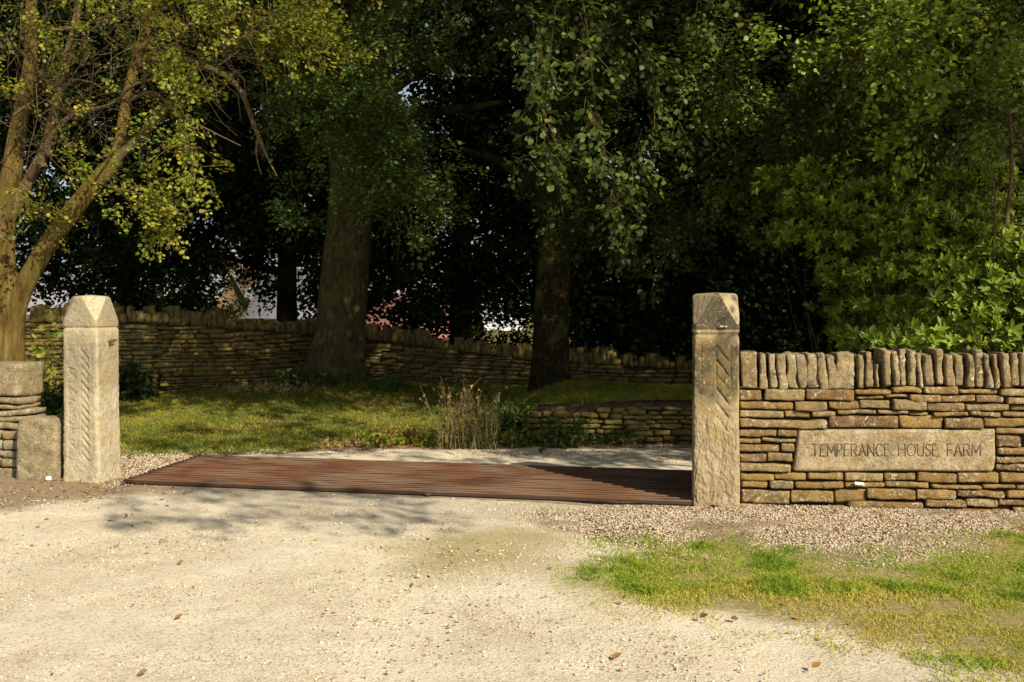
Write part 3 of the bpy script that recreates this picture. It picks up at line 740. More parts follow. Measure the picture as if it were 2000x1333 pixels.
q[:, 2] -= .035*np.clip(v[:, 2], 0, 1)*(v[:, 0]**2)*1.0; q[:, 0] *= 1-.04*v[:, 2]
q += .010*np.stack([fbm(q, 5, 1), fbm(q, 5, 2), fbm(q, 5, 3)], 1)+.004*np.stack([vn(q, 40, 4), vn(q, 40, 5), vn(q, 40, 6)], 1)
W3 = np.stack([bo_[0]+q[:, 0]*LU[0]-q[:, 1]*LN[0], bo_[1]+q[:, 0]*LU[1]-q[:, 1]*LN[1], q[:, 2]+.26], 1)
tag(mesh('stone_block', W3, F, M['paleblock'], None, {'rnd': np.full(len(W3), .6)}, True), 'low pale rounded stone block standing between the wall end and the left gate post', 'stone block')
def pebbles(n_or_P, size, name, mat, label, rnd=None, kind='stuff', cat=None, flat=.6):
    P = n_or_P; n = len(P); o = np.array([[1, 0, 0], [-1, 0, 0], [0, 1, 0], [0, -1, 0], [0, 0, 1], [0, 0, -1]], float)
    an = RNG.random(n)*6.28; V = o[None]*(.6+.7*RNG.random((n, 6, 1)))*np.stack([size*(.7+.6*RNG.random(n)), size*(.7+.6*RNG.random(n)), size*flat*(.7+.6*RNG.random(n))], 1)[:, None]
    c_, s_ = np.cos(an)[:, None], np.sin(an)[:, None]; V = np.stack([V[..., 0]*c_-V[..., 1]*s_, V[..., 0]*s_+V[..., 1]*c_, V[..., 2]], 2)+P[:, None]
    Ft = np.array([[0, 2, 4], [2, 1, 4], [1, 3, 4], [3, 0, 4], [2, 0, 5], [1, 2, 5], [3, 1, 5], [0, 3, 5]])
    F = (np.arange(n)[:, None, None]*6+Ft[None]).reshape(-1, 3)
    ob = mesh(name, V.reshape(-1, 3), F, mat, None, {'rnd': np.repeat(RNG.random(n) if rnd is None else rnd, 6)})
    return tag(ob, label, cat, kind=kind)
acc = Acc(); gp = gnd(95, 940); stone(acc, (gp[0], gp[1], .02), (1, 0), (.055, .04, .04), .9, .012, .02, .006, .2, seed=77)
tag(acc.build('stone_lump', M['white'], None, True), 'small white lump of stone on the ground in front of the low block', 'stone')
acc = Acc(); s_, z_ = onwall(1005, 1082); o = WA+WU*s_+WN*.012
stone(acc, (o[0], o[1], z_), WU, (.075, .02, .026), .9, .010, .012, .009, -.12, seed=79)
acc.build('white_stone', M['white'], wall, True)

# ------------------------------------------------------------------ cattle grid
cg = empty('cattle_grid', (-.9, 9.3, 0)); tag(cg, 'rusty steel cattle grid of long parallel bars lying between the two gate posts', 'cattle grid')
nb_ = 18; Lv = GB-GA; Ld = Lv/np.linalg.norm(Lv); split = .545
def bar(A, B, wdt, z1, seed):
    acc = Acc(); u = (B-A)/np.linalg.norm(B-A); nrm = np.array([-u[1], u[0]]); n = 40
    prof = [(-.5, 0), (-.5, .72), (-.38, .94), (-.15, 1), (.15, 1), (.38, .94), (.5, .72), (.5, 0)]
    V = []
    for i in range(n):
        c_ = A+(B-A)*i/(n-1); sag = .002*math.sin(i*.5+seed)+.0015*math.sin(i*1.7+seed*2)
        for (a_, h_) in prof: V.append((*(c_+nrm*a_*wdt), .0+h_*z1+(sag if h_ > 0 else 0)))
    V = np.array(V); m = len(prof); i = np.arange((n-1)*m).reshape(n-1, m)[:, :-1].ravel()
    F = np.stack([i, i+1, i+m+1, i+m], 1)[:, ::-1]; acc.add(V, [F, np.array([list(range(m))]), np.array([list(range((n-1)*m, n*m))[::-1]])], np.full(len(V), .5))
    return acc
for i in range(nb_):
    f = (i+.5)/nb_
    for (a_, b_) in ((0, 1),):
        A = GA+Lv*a_+GD*f; B = GA+Lv*b_+GD*f
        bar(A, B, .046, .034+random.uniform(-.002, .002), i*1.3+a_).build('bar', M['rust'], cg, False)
for f in (0.003, split, .997):
    acc = Acc(); A = GA+Lv*f; slab(acc, A+GD*.0, A+GD*1.0, (-.01, -.01), (.012, .012), .05); acc.build('cross_beam', M['rust'], cg)
for i in range(0, nb_):     # bolt heads along the joint
    if i % 2: continue
    c_ = GA+Lv*(split-.012)+GD*(i+.5)/nb_; acc = Acc(); tube(acc, [(*c_, .024), (*c_, .036)], [.010, .009], 6, step=.01)
    acc.add(np.array([(c_[0]+.009*math.cos(t), c_[1]+.009*math.sin(t), .036) for t in np.linspace(0, 6.283, 7)[:-1]]), np.array([[0, 1, 2, 3, 4, 5]]), np.zeros(6)); acc.build('bolt', M['iron'], cg)

# ------------------------------------------------------------------ back boundary wall and retaining wall
def polywall(name, pts, base, top, cope, mat, loc, label, ch=(.035, .085), sl=(.14, .45), cell=.07, copew=(.05, .13), seed0=1000):
    w_ = empty(name, loc); tag(w_, label, 'wall'); acc = Acc(); core = Acc(); cp = Acc(); sd = seed0
    for a in range(len(pts)-1):
        A, B = np.array(pts[a]), np.array(pts[a+1]); L = np.linalg.norm(B-A); u = (B-A)/L; nrm = np.array([u[1], -u[0]])
        b0, b1, t0, t1 = base[a], base[a+1], top[a]-cope, top[a+1]-cope
        slab(core, A-nrm*.05, B-nrm*.05, (b0-.3, b1-.3), (t0+.03, t1+.03), .38)
        r_ = 0.0; hmax = max(t0-b0, t1-b1)+.15; z = -.1
        while z < hmax:
            h = random.uniform(*ch); s = -random.uniform(0, .2)
            while s < L:
                l = random.uniform(*sl); m = min(max(s+l/2, 0), L); f = m/L; zb = (b0+(b1-b0)*f); tp = t0+(t1-t0)*f; zc = zb+z+h/2+.02*math.sin(m*2.1+z*3)
                if zc+h/2 < tp+.015:
                    o = A+u*(s+l/2)-nrm*(.1+random.uniform(-.025, .03)); sd += 1
                    stone(acc, (o[0], o[1], zc), u, (l-.012, .2, h-.008), random.random(), cell, .016, .010, random.uniform(-.04, .04), seed=sd)
                s += l
            z += h
        s = 0
        while s < L and cope > 0:
            l = random.uniform(*copew); f = s/L; zb = t0+(t1-t0)*f; o = A+u*(s+l/2)-nrm*(.2+random.uniform(-.02, .02)); sd += 1
            hh_ = cope+random.uniform(-.09, .05)+.04*math.sin(s*2.3)+.025*math.sin(s*7)
            stone(cp, (o[0], o[1], zb+hh_/2), u, (l+.012, .4, hh_), random.random(), cell, .02, .022, random.uniform(-.10, .22), seed=sd, taper=random.uniform(-.25, .05)); s += l
    acc.build('stonework', mat, w_, True); core.build('core', M['core'], w_)
    if cope > 0: cp.build('coping', mat, w_, True)
    return w_
BW = [(-12.5, 14.2), (-5.6, 15.55), (-2.8, 17.5), (.3, 17.1), (3.5, 15.9), (9, 14.6)]
polywall('drystone_wall', BW, [.12, .16, .22, 0, 0, 0], [1.58, 1.53, 1.25, .87, .74, .74], .22, M['backwall'], (-2, 16.5, 0), 'mossy shaded dry stone wall running behind the lawn and the big trunks')
polywall('retaining_wall', [(.25, 11.72), (1.4, 11.55), (5.5, 11.35)], [0, 0, 0], [.36, .43, .45], .0, M['backwall'], (2, 11.5, 0), 'low mossy retaining wall holding up the bank beyond the cattle grid', ch=(.045, .075), sl=(.1, .28), cell=.05, seed0=3000)

# ------------------------------------------------------------------ far buildings
def bmat(name, stops, sc, stretch, rough=.8, bumpd=.02):
    k = N(name); return k.fin(k.ramp(k.noise(sc, 4, .6, stretch=stretch), stops), rough, k.bump(k.noise(sc*2, 3, .5, stretch=stretch), .5, bumpd))
M['slate'] = bmat('grey slate roof', [(.3, (.17, .17, .2)), (.7, (.25, .25, .28))], 2, (1, 3, 8))
M['tile'] = bmat('red clay tile roof', [(.3, (.20, .075, .07)), (.7, (.30, .13, .12))], 3, (1, 3, 8))
M['ochre'] = bmat('ochre stone house wall', [(.3, (.17, .12, .07)), (.7, (.25, .18, .105))], 3, (1, 1, 3))
M['pale'] = bmat('pale render', [(.3, (.42, .44, .5)), (.7, (.5, .52, .58))], .6, (1, 1, 1))
M['corr'] = bmat('grey corrugated sheet', [(.3, (.30, .31, .33)), (.7, (.4, .41, .43))], 1, (1, 1, 1))
M['glass'] = N('dark window glass').fin((.03, .035, .045), .15, None, .5)
M['frame'] = N('white window frame').fin((.6, .6, .58), .6)
def building(name, c_, size, eave, ridge, wallm, roofm, label, rot=0, windows=(), cat='building', corr=False, chimney=False):
    e = empty(name, (c_[0], c_[1], 0)); tag(e, label, cat); L, D = size; cr, sr = math.cos(rot), math.sin(rot)
    def T(p): p = np.array(p, float); return np.stack([c_[0]+p[:, 0]*cr-p[:, 1]*sr, c_[1]+p[:, 0]*sr+p[:, 1]*cr, p[:, 2]], 1)
    l, d = L/2, D/2
    V = [(-l, -d, -.5), (l, -d, -.5), (l, d, -.5), (-l, d, -.5), (-l, -d, eave), (l, -d, eave), (l, d, eave), (-l, d, eave), (-l, 0, ridge-.08), (l, 0, ridge-.08)]
    mesh('wall', T(V), [np.array([[0, 1, 5, 4], [2, 3, 7, 6]]), np.array([[1, 2, 6, 9, 5], [3, 0, 4, 8, 7]])], wallm, e)
    n = int(L/.2) if corr else 2; xs = np.linspace(-l-.2, l+.2, n*4 if corr else 2); V = []; F = []
    sl_ = (ridge-eave)/d
    for i, x in enumerate(xs):
        wv = .035*math.sin(x/.2*2*math.pi) if corr else 0
        for (y, z) in ((-d-.25, eave-.25*sl_), (0, ridge), (d+.25, eave-.25*sl_)): V += [(x, y, z+wv), (x, y, z+wv+.09)]
    for i in range(len(xs)-1):
        b = i*6
        F += [[b+1, b+7, b+9, b+3], [b+3, b+9, b+11, b+5], [b, b+2, b+8, b+6], [b+2, b+4, b+10, b+8], [b, b+6, b+7, b+1], [b+4, b+5, b+11, b+10]]
    b = (len(xs)-1)*6; F += [[0, 1, 3, 2], [2, 3, 5, 4], [b, b+2, b+3, b+1], [b+2, b+4, b+5, b+3]]
    rf = mesh('roof', T(V), np.array(F), roofm, e)
    def bx(x0, x1, y0, y1, z0, z1): return T([(x0, y0, z0), (x1, y0, z0), (x1, y1, z0), (x0, y1, z0), (x0, y0, z1), (x1, y0, z1), (x1, y1, z1), (x0, y1, z1)])
    BF = np.array([[0, 3, 2, 1], [4, 5, 6, 7], [0, 1, 5, 4], [1, 2, 6, 5], [2, 3, 7, 6], [3, 0, 4, 7]])
    for (x, z, ww, wh) in windows:
        f_ = mesh('window', bx(x-ww/2, x+ww/2, -d-.05, -d+.05, z, z+wh), BF, M['frame'], e)
        mesh('pane', bx(x-ww/2+.08, x+ww/2-.08, -d-.07, -d-.045, z+.08, z+wh-.08), BF, M['glass'], f_)
    if chimney:
        ch_ = mesh('chimney', bx(l-.9, l-.2, -.35, .35, ridge-.4, ridge+.9), BF, wallm, rf)
    return e
building('barn', (-19.3, 44), (14, 9), 1.15, 2.9, M['ochre'], M['slate'], 'long low farm barn with grey slate roof seen behind the wall at far left', rot=.05, windows=[(-3, .2, .9, 1.0), (3, .2, .9, 1.0)], cat='barn')
building('farmhouse', (-7.0, 46), (7.5, 7), 1.15, 3.2, M['ochre'], M['slate'], 'ochre stone farmhouse glimpsed through leaves left of the big trunk', rot=-.1, windows=[(-2, -.1, .9, 1.2), (2, -.1, .9, 1.2)], cat='house', chimney=True)
building('cottage', (-3.3, 37), (3.6, 6), .6, 1.9, M['ochre'], M['tile'], 'cottage with pinkish red tiled roof seen just above the wall right of the big trunk', rot=-.08, windows=[(1, -.3, .8, .8)], cat='house')
building('shed', (2.9, 26), (1.9, 5), .36, .84, M['pale'], M['corr'], 'low shed with grey corrugated roof seen above the shaded wall', rot=.1, cat='shed', corr=True)
building('outbuilding', (-2.0, 60), (5.4, 5), 1.6, 2.3, M['pale'], M['pale'], 'pale farm building glimpsed between the two trunks', cat='outbuilding')

# ------------------------------------------------------------------ trees
def limb(acc, pts, **k):
    """pts: (px, py, Y, r)"""
    return tube(acc, [at(p[0], p[1], p[2]) for p in pts], [p[3] for p in pts], **k)
def clus(px, py, Yd, rx, ry, n, dY=None):
    """spray centres in an ellipsoid"""
    c_ = at(px, py, Yd); s = Yd/2000
    return ell(n, c_, (rx*s, dY or rx*s, ry*s))
def keepn(P, f, thr, seed):
    return vn(P, f, seed)+.5*vn(P, f*2.3, seed+1) > thr
def crown_fill(lv, tw, box_or_ell, n, K, L, Wd, ll, lw, thr=-.15, f=.8, seed=1, droop=.25, six=False, keep=None, trunk=None, out=.6, shell=0):
    P = []
    for e in box_or_ell:
        c_, r_, wgt = e; p, _ = ell(int(n*wgt), c_, r_, shell); P.append(p)
    P = np.concatenate(P); P = P[keepn(P, f, thr, seed)]
    if keep is not None: P = P[keep(P)]
    t0 = np.array(trunk) if trunk is not None else P.mean(0)
    A = P-t0; A[:, 2] *= .3; A = unit(A)*out+rdir(len(P))*.5; A[:, 2] -= .15
    sprays(lv, tw, P, A, K, L*(.7+.6*RNG.random(len(P))), Wd, ll, lw, six=six, droop=droop)
def twigmess(acc, c_, r_, n, L, rad=.004, dirn=(0, 0, 0), bend=3):
    """wandering bare twigs"""
    P, _ = ell(n, c_, r_); D = unit(rdir(n)+np.array(dirn)); r0 = rad*(.6+.8*RNG.random(n)); st = L*(.5+RNG.random((n, 1)))/bend
    for i in range(bend):
        Q = P+D*st; sticks(acc, P, Q, r0, r0*.75); r0 = r0*.75; P = Q; D = unit(D+.45*rdir(n)+np.array([0, 0, -.06]))
def px_of(P):
    return 1000+2000*P[:, 0]/P[:, 1], 600-2000*(P[:, 2]-CAMH)/P[:, 1]

# --- left tree: many stemmed, close behind the short wall
T = empty('maple_tree', tuple(at(20, 740, 9.95)*np.array([1, 1, 0]))); tag(T, 'sunlit yellowing tree with many mossy stems rising behind the short wall end', 'tree')
a = Acc(); K_ = dict(sides=28, rough=.20, step=.07)
limb(a, [(18, 960, 9.95, .19), (16, 760, 9.95, .165), (14, 660, 9.95, .155), (16, 580, 9.95, .165), (2, 500, 9.95, .12), (6, 420, 9.95, .10), (22, 340, 9.95, .085), (36, 250, 10, .075), (58, 120, 10.1, .06), (62, -80, 10.2, .05), (70, -400, 10.3, .03)], seed=1, **K_)
limb(a, [(22, 640, 9.92, .10), (48, 560, 9.88, .10), (100, 468, 9.8, .083), (188, 355, 9.7, .078), (232, 300, 9.7, .066), (246, 200, 9.7, .055), (262, 130, 9.7, .05), (290, 40, 9.6, .045), (330, -120, 9.5, .035), (380, -300, 9.3, .02)], seed=2, **K_)
a.build('trunk', M['bark_l'], T, True)
a = Acc(); K_ = dict(sides=12, rough=.16, step=.08)
for i, pts in enumerate([
    [(200, 345, 9.7, .05), (250, 288, 9.65, .042), (312, 228, 9.6, .036), (360, 160, 9.5, .026), (430, 100, 9.4, .016), (500, 60, 9.3, .008)],
    [(12, 440, 9.95, .07), (60, 345, 9.9, .055), (92, 280, 9.9, .05), (118, 160, 9.95, .042), (148, 40, 10, .035), (170, -120, 10, .02)],
    [(5, 470, 9.9, .06), (-18, 340, 9.85, .05), (-30, 200, 9.9, .045), (-20, 40, 9.9, .03), (0, -120, 9.9, .02)],
    [(60, 345, 9.85, .035), (78, 318, 9.75, .04), (86, 330, 9.7, .035)],
    [(90, 280, 9.9, .03), (140, 225, 9.8, .022), (215, 205, 9.7, .017), (265, 165, 9.5, .01), (330, 150, 9.4, .006)],
    [(-40, 90, 9.6, .022), (20, 65, 9.5, .02), (80, 62, 9.4, .018), (160, 50, 9.4, .014), (250, 15, 9.3, .008)],
    [(150, 40, 9.9, .02), (175, 95, 9.6, .012), (160, 130, 9.4, .007)],
    [(110, 180, 9.9, .018), (40, 100, 9.7, .012), (-30, 60, 9.5, .008)],
    [(262, 130, 9.7, .03), (330, 110, 9.9, .028), (400, 130, 10.2, .026), (440, 148, 10.3, .026), (472, 180, 10.3, .024), (492, 235, 10.3, .021), (512, 285, 10.3, .017), (528, 320, 10.3, .010), (542, 345, 10.2, .005)],
    [(505, 262, 10.3, .014), (500, 300, 10.3, .010), (510, 340, 10.4, .006)],
    [(240, 260, 9.7, .02), (215, 300, 9.5, .014), (190, 310, 9.3, .008)],
    [(246, 200, 9.7, .02), (300, 180, 9.4, .014), (340, 215, 9.2, .009), (400, 250, 9.1, .006), (470, 285, 9.0, .004)],
    [(118, 160, 9.95, .02), (60, 200, 9.6, .012), (20, 230, 9.3, .007)],
    [(188, 355, 9.7, .02), (230, 370, 9.4, .012), (290, 385, 9.2, .007), (330, 430, 9.1, .004)]]):
    limb(a, pts, seed=10+i, **K_)
for c_, n in (((170, 130, 9.5, 170, 130), 120), ((330, 110, 9.4, 150, 90), 110), ((100, 230, 9.5, 110, 90), 80), ((440, 60, 9.3, 130, 60), 60), ((60, 60, 9.5, 80, 60), 40)):
    cc_ = at(*c_[:3]); s = c_[2]/2000; twigmess(a, cc_, (c_[3]*s, .5, c_[4]*s), int(n*.75), .6, .0040, (.3, -.1, -.1))
a.build('branches', M['twig'], T, True)
lv = Acc(); tw = Acc()
cl = [(500, 30, 9.3, 120, 50, 46), (575, 60, 9.4, 60, 45, 26), (630, 105, 9.5, 30, 22, 9), (380, 90, 9.3, 90, 60, 34), (460, 95, 9.4, 70, 45, 26), (430, -20, 9.3, 150, 40, 40), (240, 70, 9.3, 100, 60, 16), (110, 20, 9.4, 130, 50, 18), (30, 170, 9.3, 40, 60, 22), (25, 215, 9.3, 35, 30, 16),
      (350, 195, 9.2, 55, 45, 22), (395, 285, 9.0, 65, 20, 15), (455, 285, 9.0, 28, 10, 5), (385, 325, 9.0, 28, 28, 8), (300, 372, 9.1, 50, 28, 20), (320, 415, 9.1, 28, 30, 14), (258, 400, 9.1, 22, 26, 7), (140, 322, 9.4, 45, 22, 8), (66, 400, 9.4, 18, 28, 6), (205, 345, 9.3, 20, 16, 3), (75, 425, 9.4, 14, 20, 5), (300, 250, 9.5, 60, 40, 5), (200, 180, 9.8, 110, 80, 10), (60, 110, 9.6, 80, 60, 10)]
for c_ in cl:
    P, d = clus(*c_[:5], int(c_[5]*1.7), dY=.35); kp = keepn(P, 2.6, -.02, 55); P, d = P[kp], d[kp]; A = d+np.array([.5, -.4, -.2]); sprays(lv, tw, P, A, 32, .20+.18*RNG.random(len(P)), .10, .036, .030, six=True, droop=.3, flat=.03, twr=.003)
P, d = ell(900, (-3.3, 9.6, 6.0), (3.2, 2.4, 1.7)); P = P[P[:, 2] > CAMH+.31*P[:, 1]+.1]; P = P[keepn(P, .9, -.1, 5)]
sprays(lv, tw, P, rdir(len(P)), 30, .35, .16, .045, .038, six=False)
tag(tw.build('twigs', M['twig'], T), kind='stuff'); lv.build('crown', M['leaf_left'], T)

# --- big trunk beech
T = empty('beech_tree', tuple(at(655, 748, 16.4))); tag(T, 'massive beech with a flared grey trunk standing on the lawn against the wall', 'tree')
a = Acc()
limb(a, [(650, 800, 16.4, .56), (652, 745, 16.4, .50), (658, 700, 16.4, .435), (664, 640, 16.4, .39), (672, 560, 16.4, .375), (680, 470, 16.4, .36), (685, 400, 16.4, .355), (690, 330, 16.4, .37), (668, 260, 16.4, .28), (650, 200, 16.4, .25), (630, 80, 16.3, .22), (600, -100, 16, .18), (560, -400, 15, .08)], sides=64, rough=.07, seed=4, step=.08, flare=(.5, .22, .20, 5))
limb(a, [(700, 370, 16.45, .24), (716, 280, 16.45, .22), (735, 200, 16.4, .2), (760, 100, 16.3, .18), (800, -60, 16, .14), (850, -300, 15, .06)], sides=32, rough=.08, seed=6, step=.12)
a.build('trunk', M['bark_beech'], T, True)
a = Acc()
for i, pts in enumerate([[(740, 250, 16.4, .12), (800, 230, 15.4, .10), (880, 215, 14.4, .07), (980, 200, 13.4, .03)], [(730, 200, 16.4, .12), (830, 130, 15.5, .1), (920, 110, 14, .06), (980, 60, 13, .03)], [(630, 150, 16, .12), (560, 60, 15, .1), (480, 0, 13.5, .06), (400, -60, 12, .02)],
    [(650, 230, 16, .1), (600, 180, 14.5, .08), (560, 130, 13, .05), (520, 120, 12, .02)], [(700, 330, 16.2, .09), (740, 330, 14.5, .06), (800, 340, 13, .03), (870, 350, 12.2, .01)], [(640, 340, 16.3, .03), (600, 338, 15.5, .02), (560, 345, 14.5, .01)],
    [(700, 100, 16, .14), (720, 0, 13.5, .1), (740, -120, 11.5, .05)], [(930, 60, 14, .03), (970, 120, 13.5, .02), (985, 160, 13.2, .008)]]):
    limb(a, pts, sides=10, rough=.1, seed=30+i, step=.15)
a.build('branches', M['bark_d'], T, True)
lv = Acc(); tw = Acc()
mid = [(620, 225, 12.6, 90, 55, 60), (700, 205, 12.4, 60, 40, 34), (760, 240, 12.3, 50, 35, 26), (560, 130, 12.6, 80, 60, 55), (650, 130, 12.8, 70, 45, 36), (770, 80, 12.4, 60, 60, 44), (820, 30, 12.4, 50, 40, 28), (700, 30, 12.6, 80, 40, 36), (640, -20, 12.5, 120, 40, 40), (720, 300, 12.4, 60, 25, 22), (800, 315, 12.3, 70, 26, 30), (865, 330, 12.2, 35, 26, 16),
       (730, 365, 12.4, 90, 22, 34), (800, 395, 12.3, 55, 30, 28), (840, 430, 12.3, 22, 14, 8), (680, 385, 12.5, 50, 14, 12), (480, 180, 12.8, 70, 50, 26), (590, 390, 13, 30, 20, 7), (580, 440, 13, 26, 20, 6), (510, 60, 12.6, 60, 50, 24), (680, 270, 12.6, 50, 30, 18), (690, 330, 13.6, 70, 50, 50), (660, 230, 14, 60, 60, 40), (640, 130, 14, 90, 60, 40), (700, 390, 13.2, 60, 20, 20)]
for c_ in mid:
    P, d = clus(*c_[:5], int(c_[5]*1.7), dY=.6); kp = keepn(P, 1.9, .12, 57); P, d = P[kp], d[kp]; A = d+np.array([.3, -.6, -.1]); sprays(lv, tw, P, A, 46, .34+.2*RNG.random(len(P)), .20, .055, .042, six=False, droop=.2, flat=.05)
lv.build('outer_boughs', M['leaf_mid'], T); lv = Acc()
# high crown over the lane (mostly above the picture)
def above(m=.0): return lambda P: P[:, 2] > CAMH+(.30+m)*P[:, 1]
crown_fill(lv, None, [((-2.6, 13.2, 8.0), (5.2, 4.6, 3.4), 1)], 2100, 26, .7, .35, .10, .075, thr=.0, f=.5, seed=3, keep=above(), trunk=(-2.5, 16, 8))
tag(tw.build('twigs', M['twig'], T), kind='stuff'); lv.build('crown', M['leaf_beech'], T)
# drooping outer curtain behind the trunk, seen dark against the sky
def curtain(lv, x0, x1, ybot, Y0, Y1, n, K, ll, lw, thr, seed, f=.9, ytop=-60, L=.55, W=.3):
    px = x0+(x1-x0)*RNG.random(n); Yd = Y0+(Y1-Y0)*RNG.random(n)
    yb = np.interp(px, [p[0] for p in ybot], [p[1] for p in ybot]); u = RNG.random(n); py = ytop+(yb-ytop)*u
    P = np.stack([(px-1000)/2000*Yd, Yd, CAMH-(py-600)/2000*Yd], 1)
    kk = vn(P*np.array([1, .5, 1]), f, seed)+.5*vn(P, f*2.5, seed+1) > thr+(.10*(u > .85))
    P = P[kk]; A = rdir(len(P))*np.array([1, .8, .3])+np.array([0, 0, -.45])
    sprays(lv, None, P, A, K, L*(.6+.7*RNG.random(len(P))), W, ll, lw, six=False, droop=.35, flat=.10)

def wood(name, label, px, Yd, r, stems, parts, mat, base=0.0, lean=0, cat='tree', barkm='bark_d', high=None):
    b = at(px, 600, Yd); e = empty(name, (b[0], b[1], base)); tag(e, label, cat, 'trees beyond the wall')
    a = Acc(); tube(a, [(b[0], b[1], base-.2), (b[0]+lean*.3, b[1], base+1.5), (b[0]+lean, b[1], base+4), (b[0]+lean*1.6, b[1]-.3, base+8)], [r*1.25, r, r*.8, r*.4], sides=20, rough=.1, seed=int(px), step=.2, flare=(.5, .1, .12, 4))
    for q in range(stems):
        z0 = base+2.2+q*.7; th = random.uniform(0, 6.28); t_ = np.array([b[0]+lean*z0/4, b[1], z0]); dv = np.array([math.cos(th), math.sin(th)*.8, .25])
        tube(a, [t_, t_+dv*1.2, t_+dv*2.6+np.array([0, 0, -.15])], [r*.35, r*.2, .02], sides=8, rough=.1, seed=q, step=.3)
    a.build('trunk', M[barkm], e, True); lv = Acc()
    for p in parts: curtain(lv, *p)
    if high: crown_fill(lv, None, [high[0]], high[1], 24, .8, .4, .11, .085, thr=-.35, seed=int(px), keep=above(), trunk=(b[0], b[1], 6))
    lv.build('crown', M[mat], e); return e
BL = [(-50, 575), (60, 550), (120, 560), (200, 600), (330, 610), (400, 590), (420, 470), (445, 440), (490, 450), (505, 540), (560, 600), (620, 600)]
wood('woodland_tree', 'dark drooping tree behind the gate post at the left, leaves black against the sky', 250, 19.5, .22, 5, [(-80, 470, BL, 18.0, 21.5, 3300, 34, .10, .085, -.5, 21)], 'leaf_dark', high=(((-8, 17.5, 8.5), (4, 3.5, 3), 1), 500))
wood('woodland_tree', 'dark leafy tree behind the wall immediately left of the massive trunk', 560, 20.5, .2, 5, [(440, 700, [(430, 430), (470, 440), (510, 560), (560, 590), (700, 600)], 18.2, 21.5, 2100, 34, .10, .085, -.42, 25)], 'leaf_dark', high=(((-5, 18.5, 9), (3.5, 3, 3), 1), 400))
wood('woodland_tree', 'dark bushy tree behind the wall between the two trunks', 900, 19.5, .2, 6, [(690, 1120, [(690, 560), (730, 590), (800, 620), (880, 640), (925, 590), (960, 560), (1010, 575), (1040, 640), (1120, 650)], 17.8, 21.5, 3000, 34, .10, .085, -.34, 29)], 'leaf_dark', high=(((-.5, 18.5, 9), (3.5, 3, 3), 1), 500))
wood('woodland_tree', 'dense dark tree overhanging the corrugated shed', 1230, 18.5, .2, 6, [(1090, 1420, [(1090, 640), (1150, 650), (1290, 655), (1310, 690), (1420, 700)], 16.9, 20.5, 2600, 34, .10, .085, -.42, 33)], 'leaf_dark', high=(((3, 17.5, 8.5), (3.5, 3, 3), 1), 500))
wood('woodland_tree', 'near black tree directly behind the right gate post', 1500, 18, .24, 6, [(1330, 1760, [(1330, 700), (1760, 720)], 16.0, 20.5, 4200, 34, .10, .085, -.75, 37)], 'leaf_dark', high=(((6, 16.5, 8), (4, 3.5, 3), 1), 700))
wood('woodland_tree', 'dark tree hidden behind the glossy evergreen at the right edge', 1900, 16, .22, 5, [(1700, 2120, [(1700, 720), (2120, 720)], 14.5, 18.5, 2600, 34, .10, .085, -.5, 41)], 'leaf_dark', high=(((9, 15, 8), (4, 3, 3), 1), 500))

# --- second trunk beech, with boughs reaching forward over the gateway
T = empty('beech_tree', tuple(at(1075, 765, 14.6))); tag(T, 'slimmer beech trunk on the bank, its long leafy boughs hanging over the gateway', 'tree')
a = Acc()
limb(a, [(1074, 810, 14.6, .36), (1074, 762, 14.6, .30), (1076, 690, 14.6, .26), (1078, 600, 14.6, .245), (1082, 500, 14.6, .235), (1086, 430, 14.6, .25), (1078, 340, 14.6, .2), (1066, 220, 14.5, .18), (1050, 60, 14.3, .16), (1030, -150, 14, .12), (1010, -420, 13, .05)], sides=44, rough=.08, seed=14, step=.08, flare=(.4, .06, .14, 4))
limb(a, [(1096, 480, 14.55, .12), (1120, 440, 14.5, .115), (1150, 405, 14.3, .1), (1210, 380, 13.6, .07), (1290, 350, 12.8, .04)], sides=18, rough=.1, seed=15, step=.1)
a.build('trunk', M['bark_d'], T, True)
a = Acc()
for i, pts in enumerate([[(1070, 250, 14.5, .1), (1150, 120, 13, .08), (1230, 30, 11.5, .06), (1280, -80, 10, .03)], [(1060, 150, 14.3, .1), (1040, 20, 12.5, .08), (1060, -80, 10.5, .05), (1090, -60, 9.3, .02)],
    [(1090, -60, 9.3, .014), (1080, 60, 8.9, .009), (1066, 180, 8.8, .006), (1062, 330, 8.8, .003)], [(1130, -60, 9.3, .014), (1150, 90, 9.2, .010), (1168, 240, 9.1, .007), (1210, 400, 9.1, .003)], [(1086, 430, 14.5, .09), (1000, 330, 13.5, .07), (900, 290, 12.8, .03)]]):
    limb(a, pts, sides=8, rough=.1, seed=50+i, step=.15)
a.build('branches', M['bark_d'], T, True)
lv = Acc(); tw = Acc()
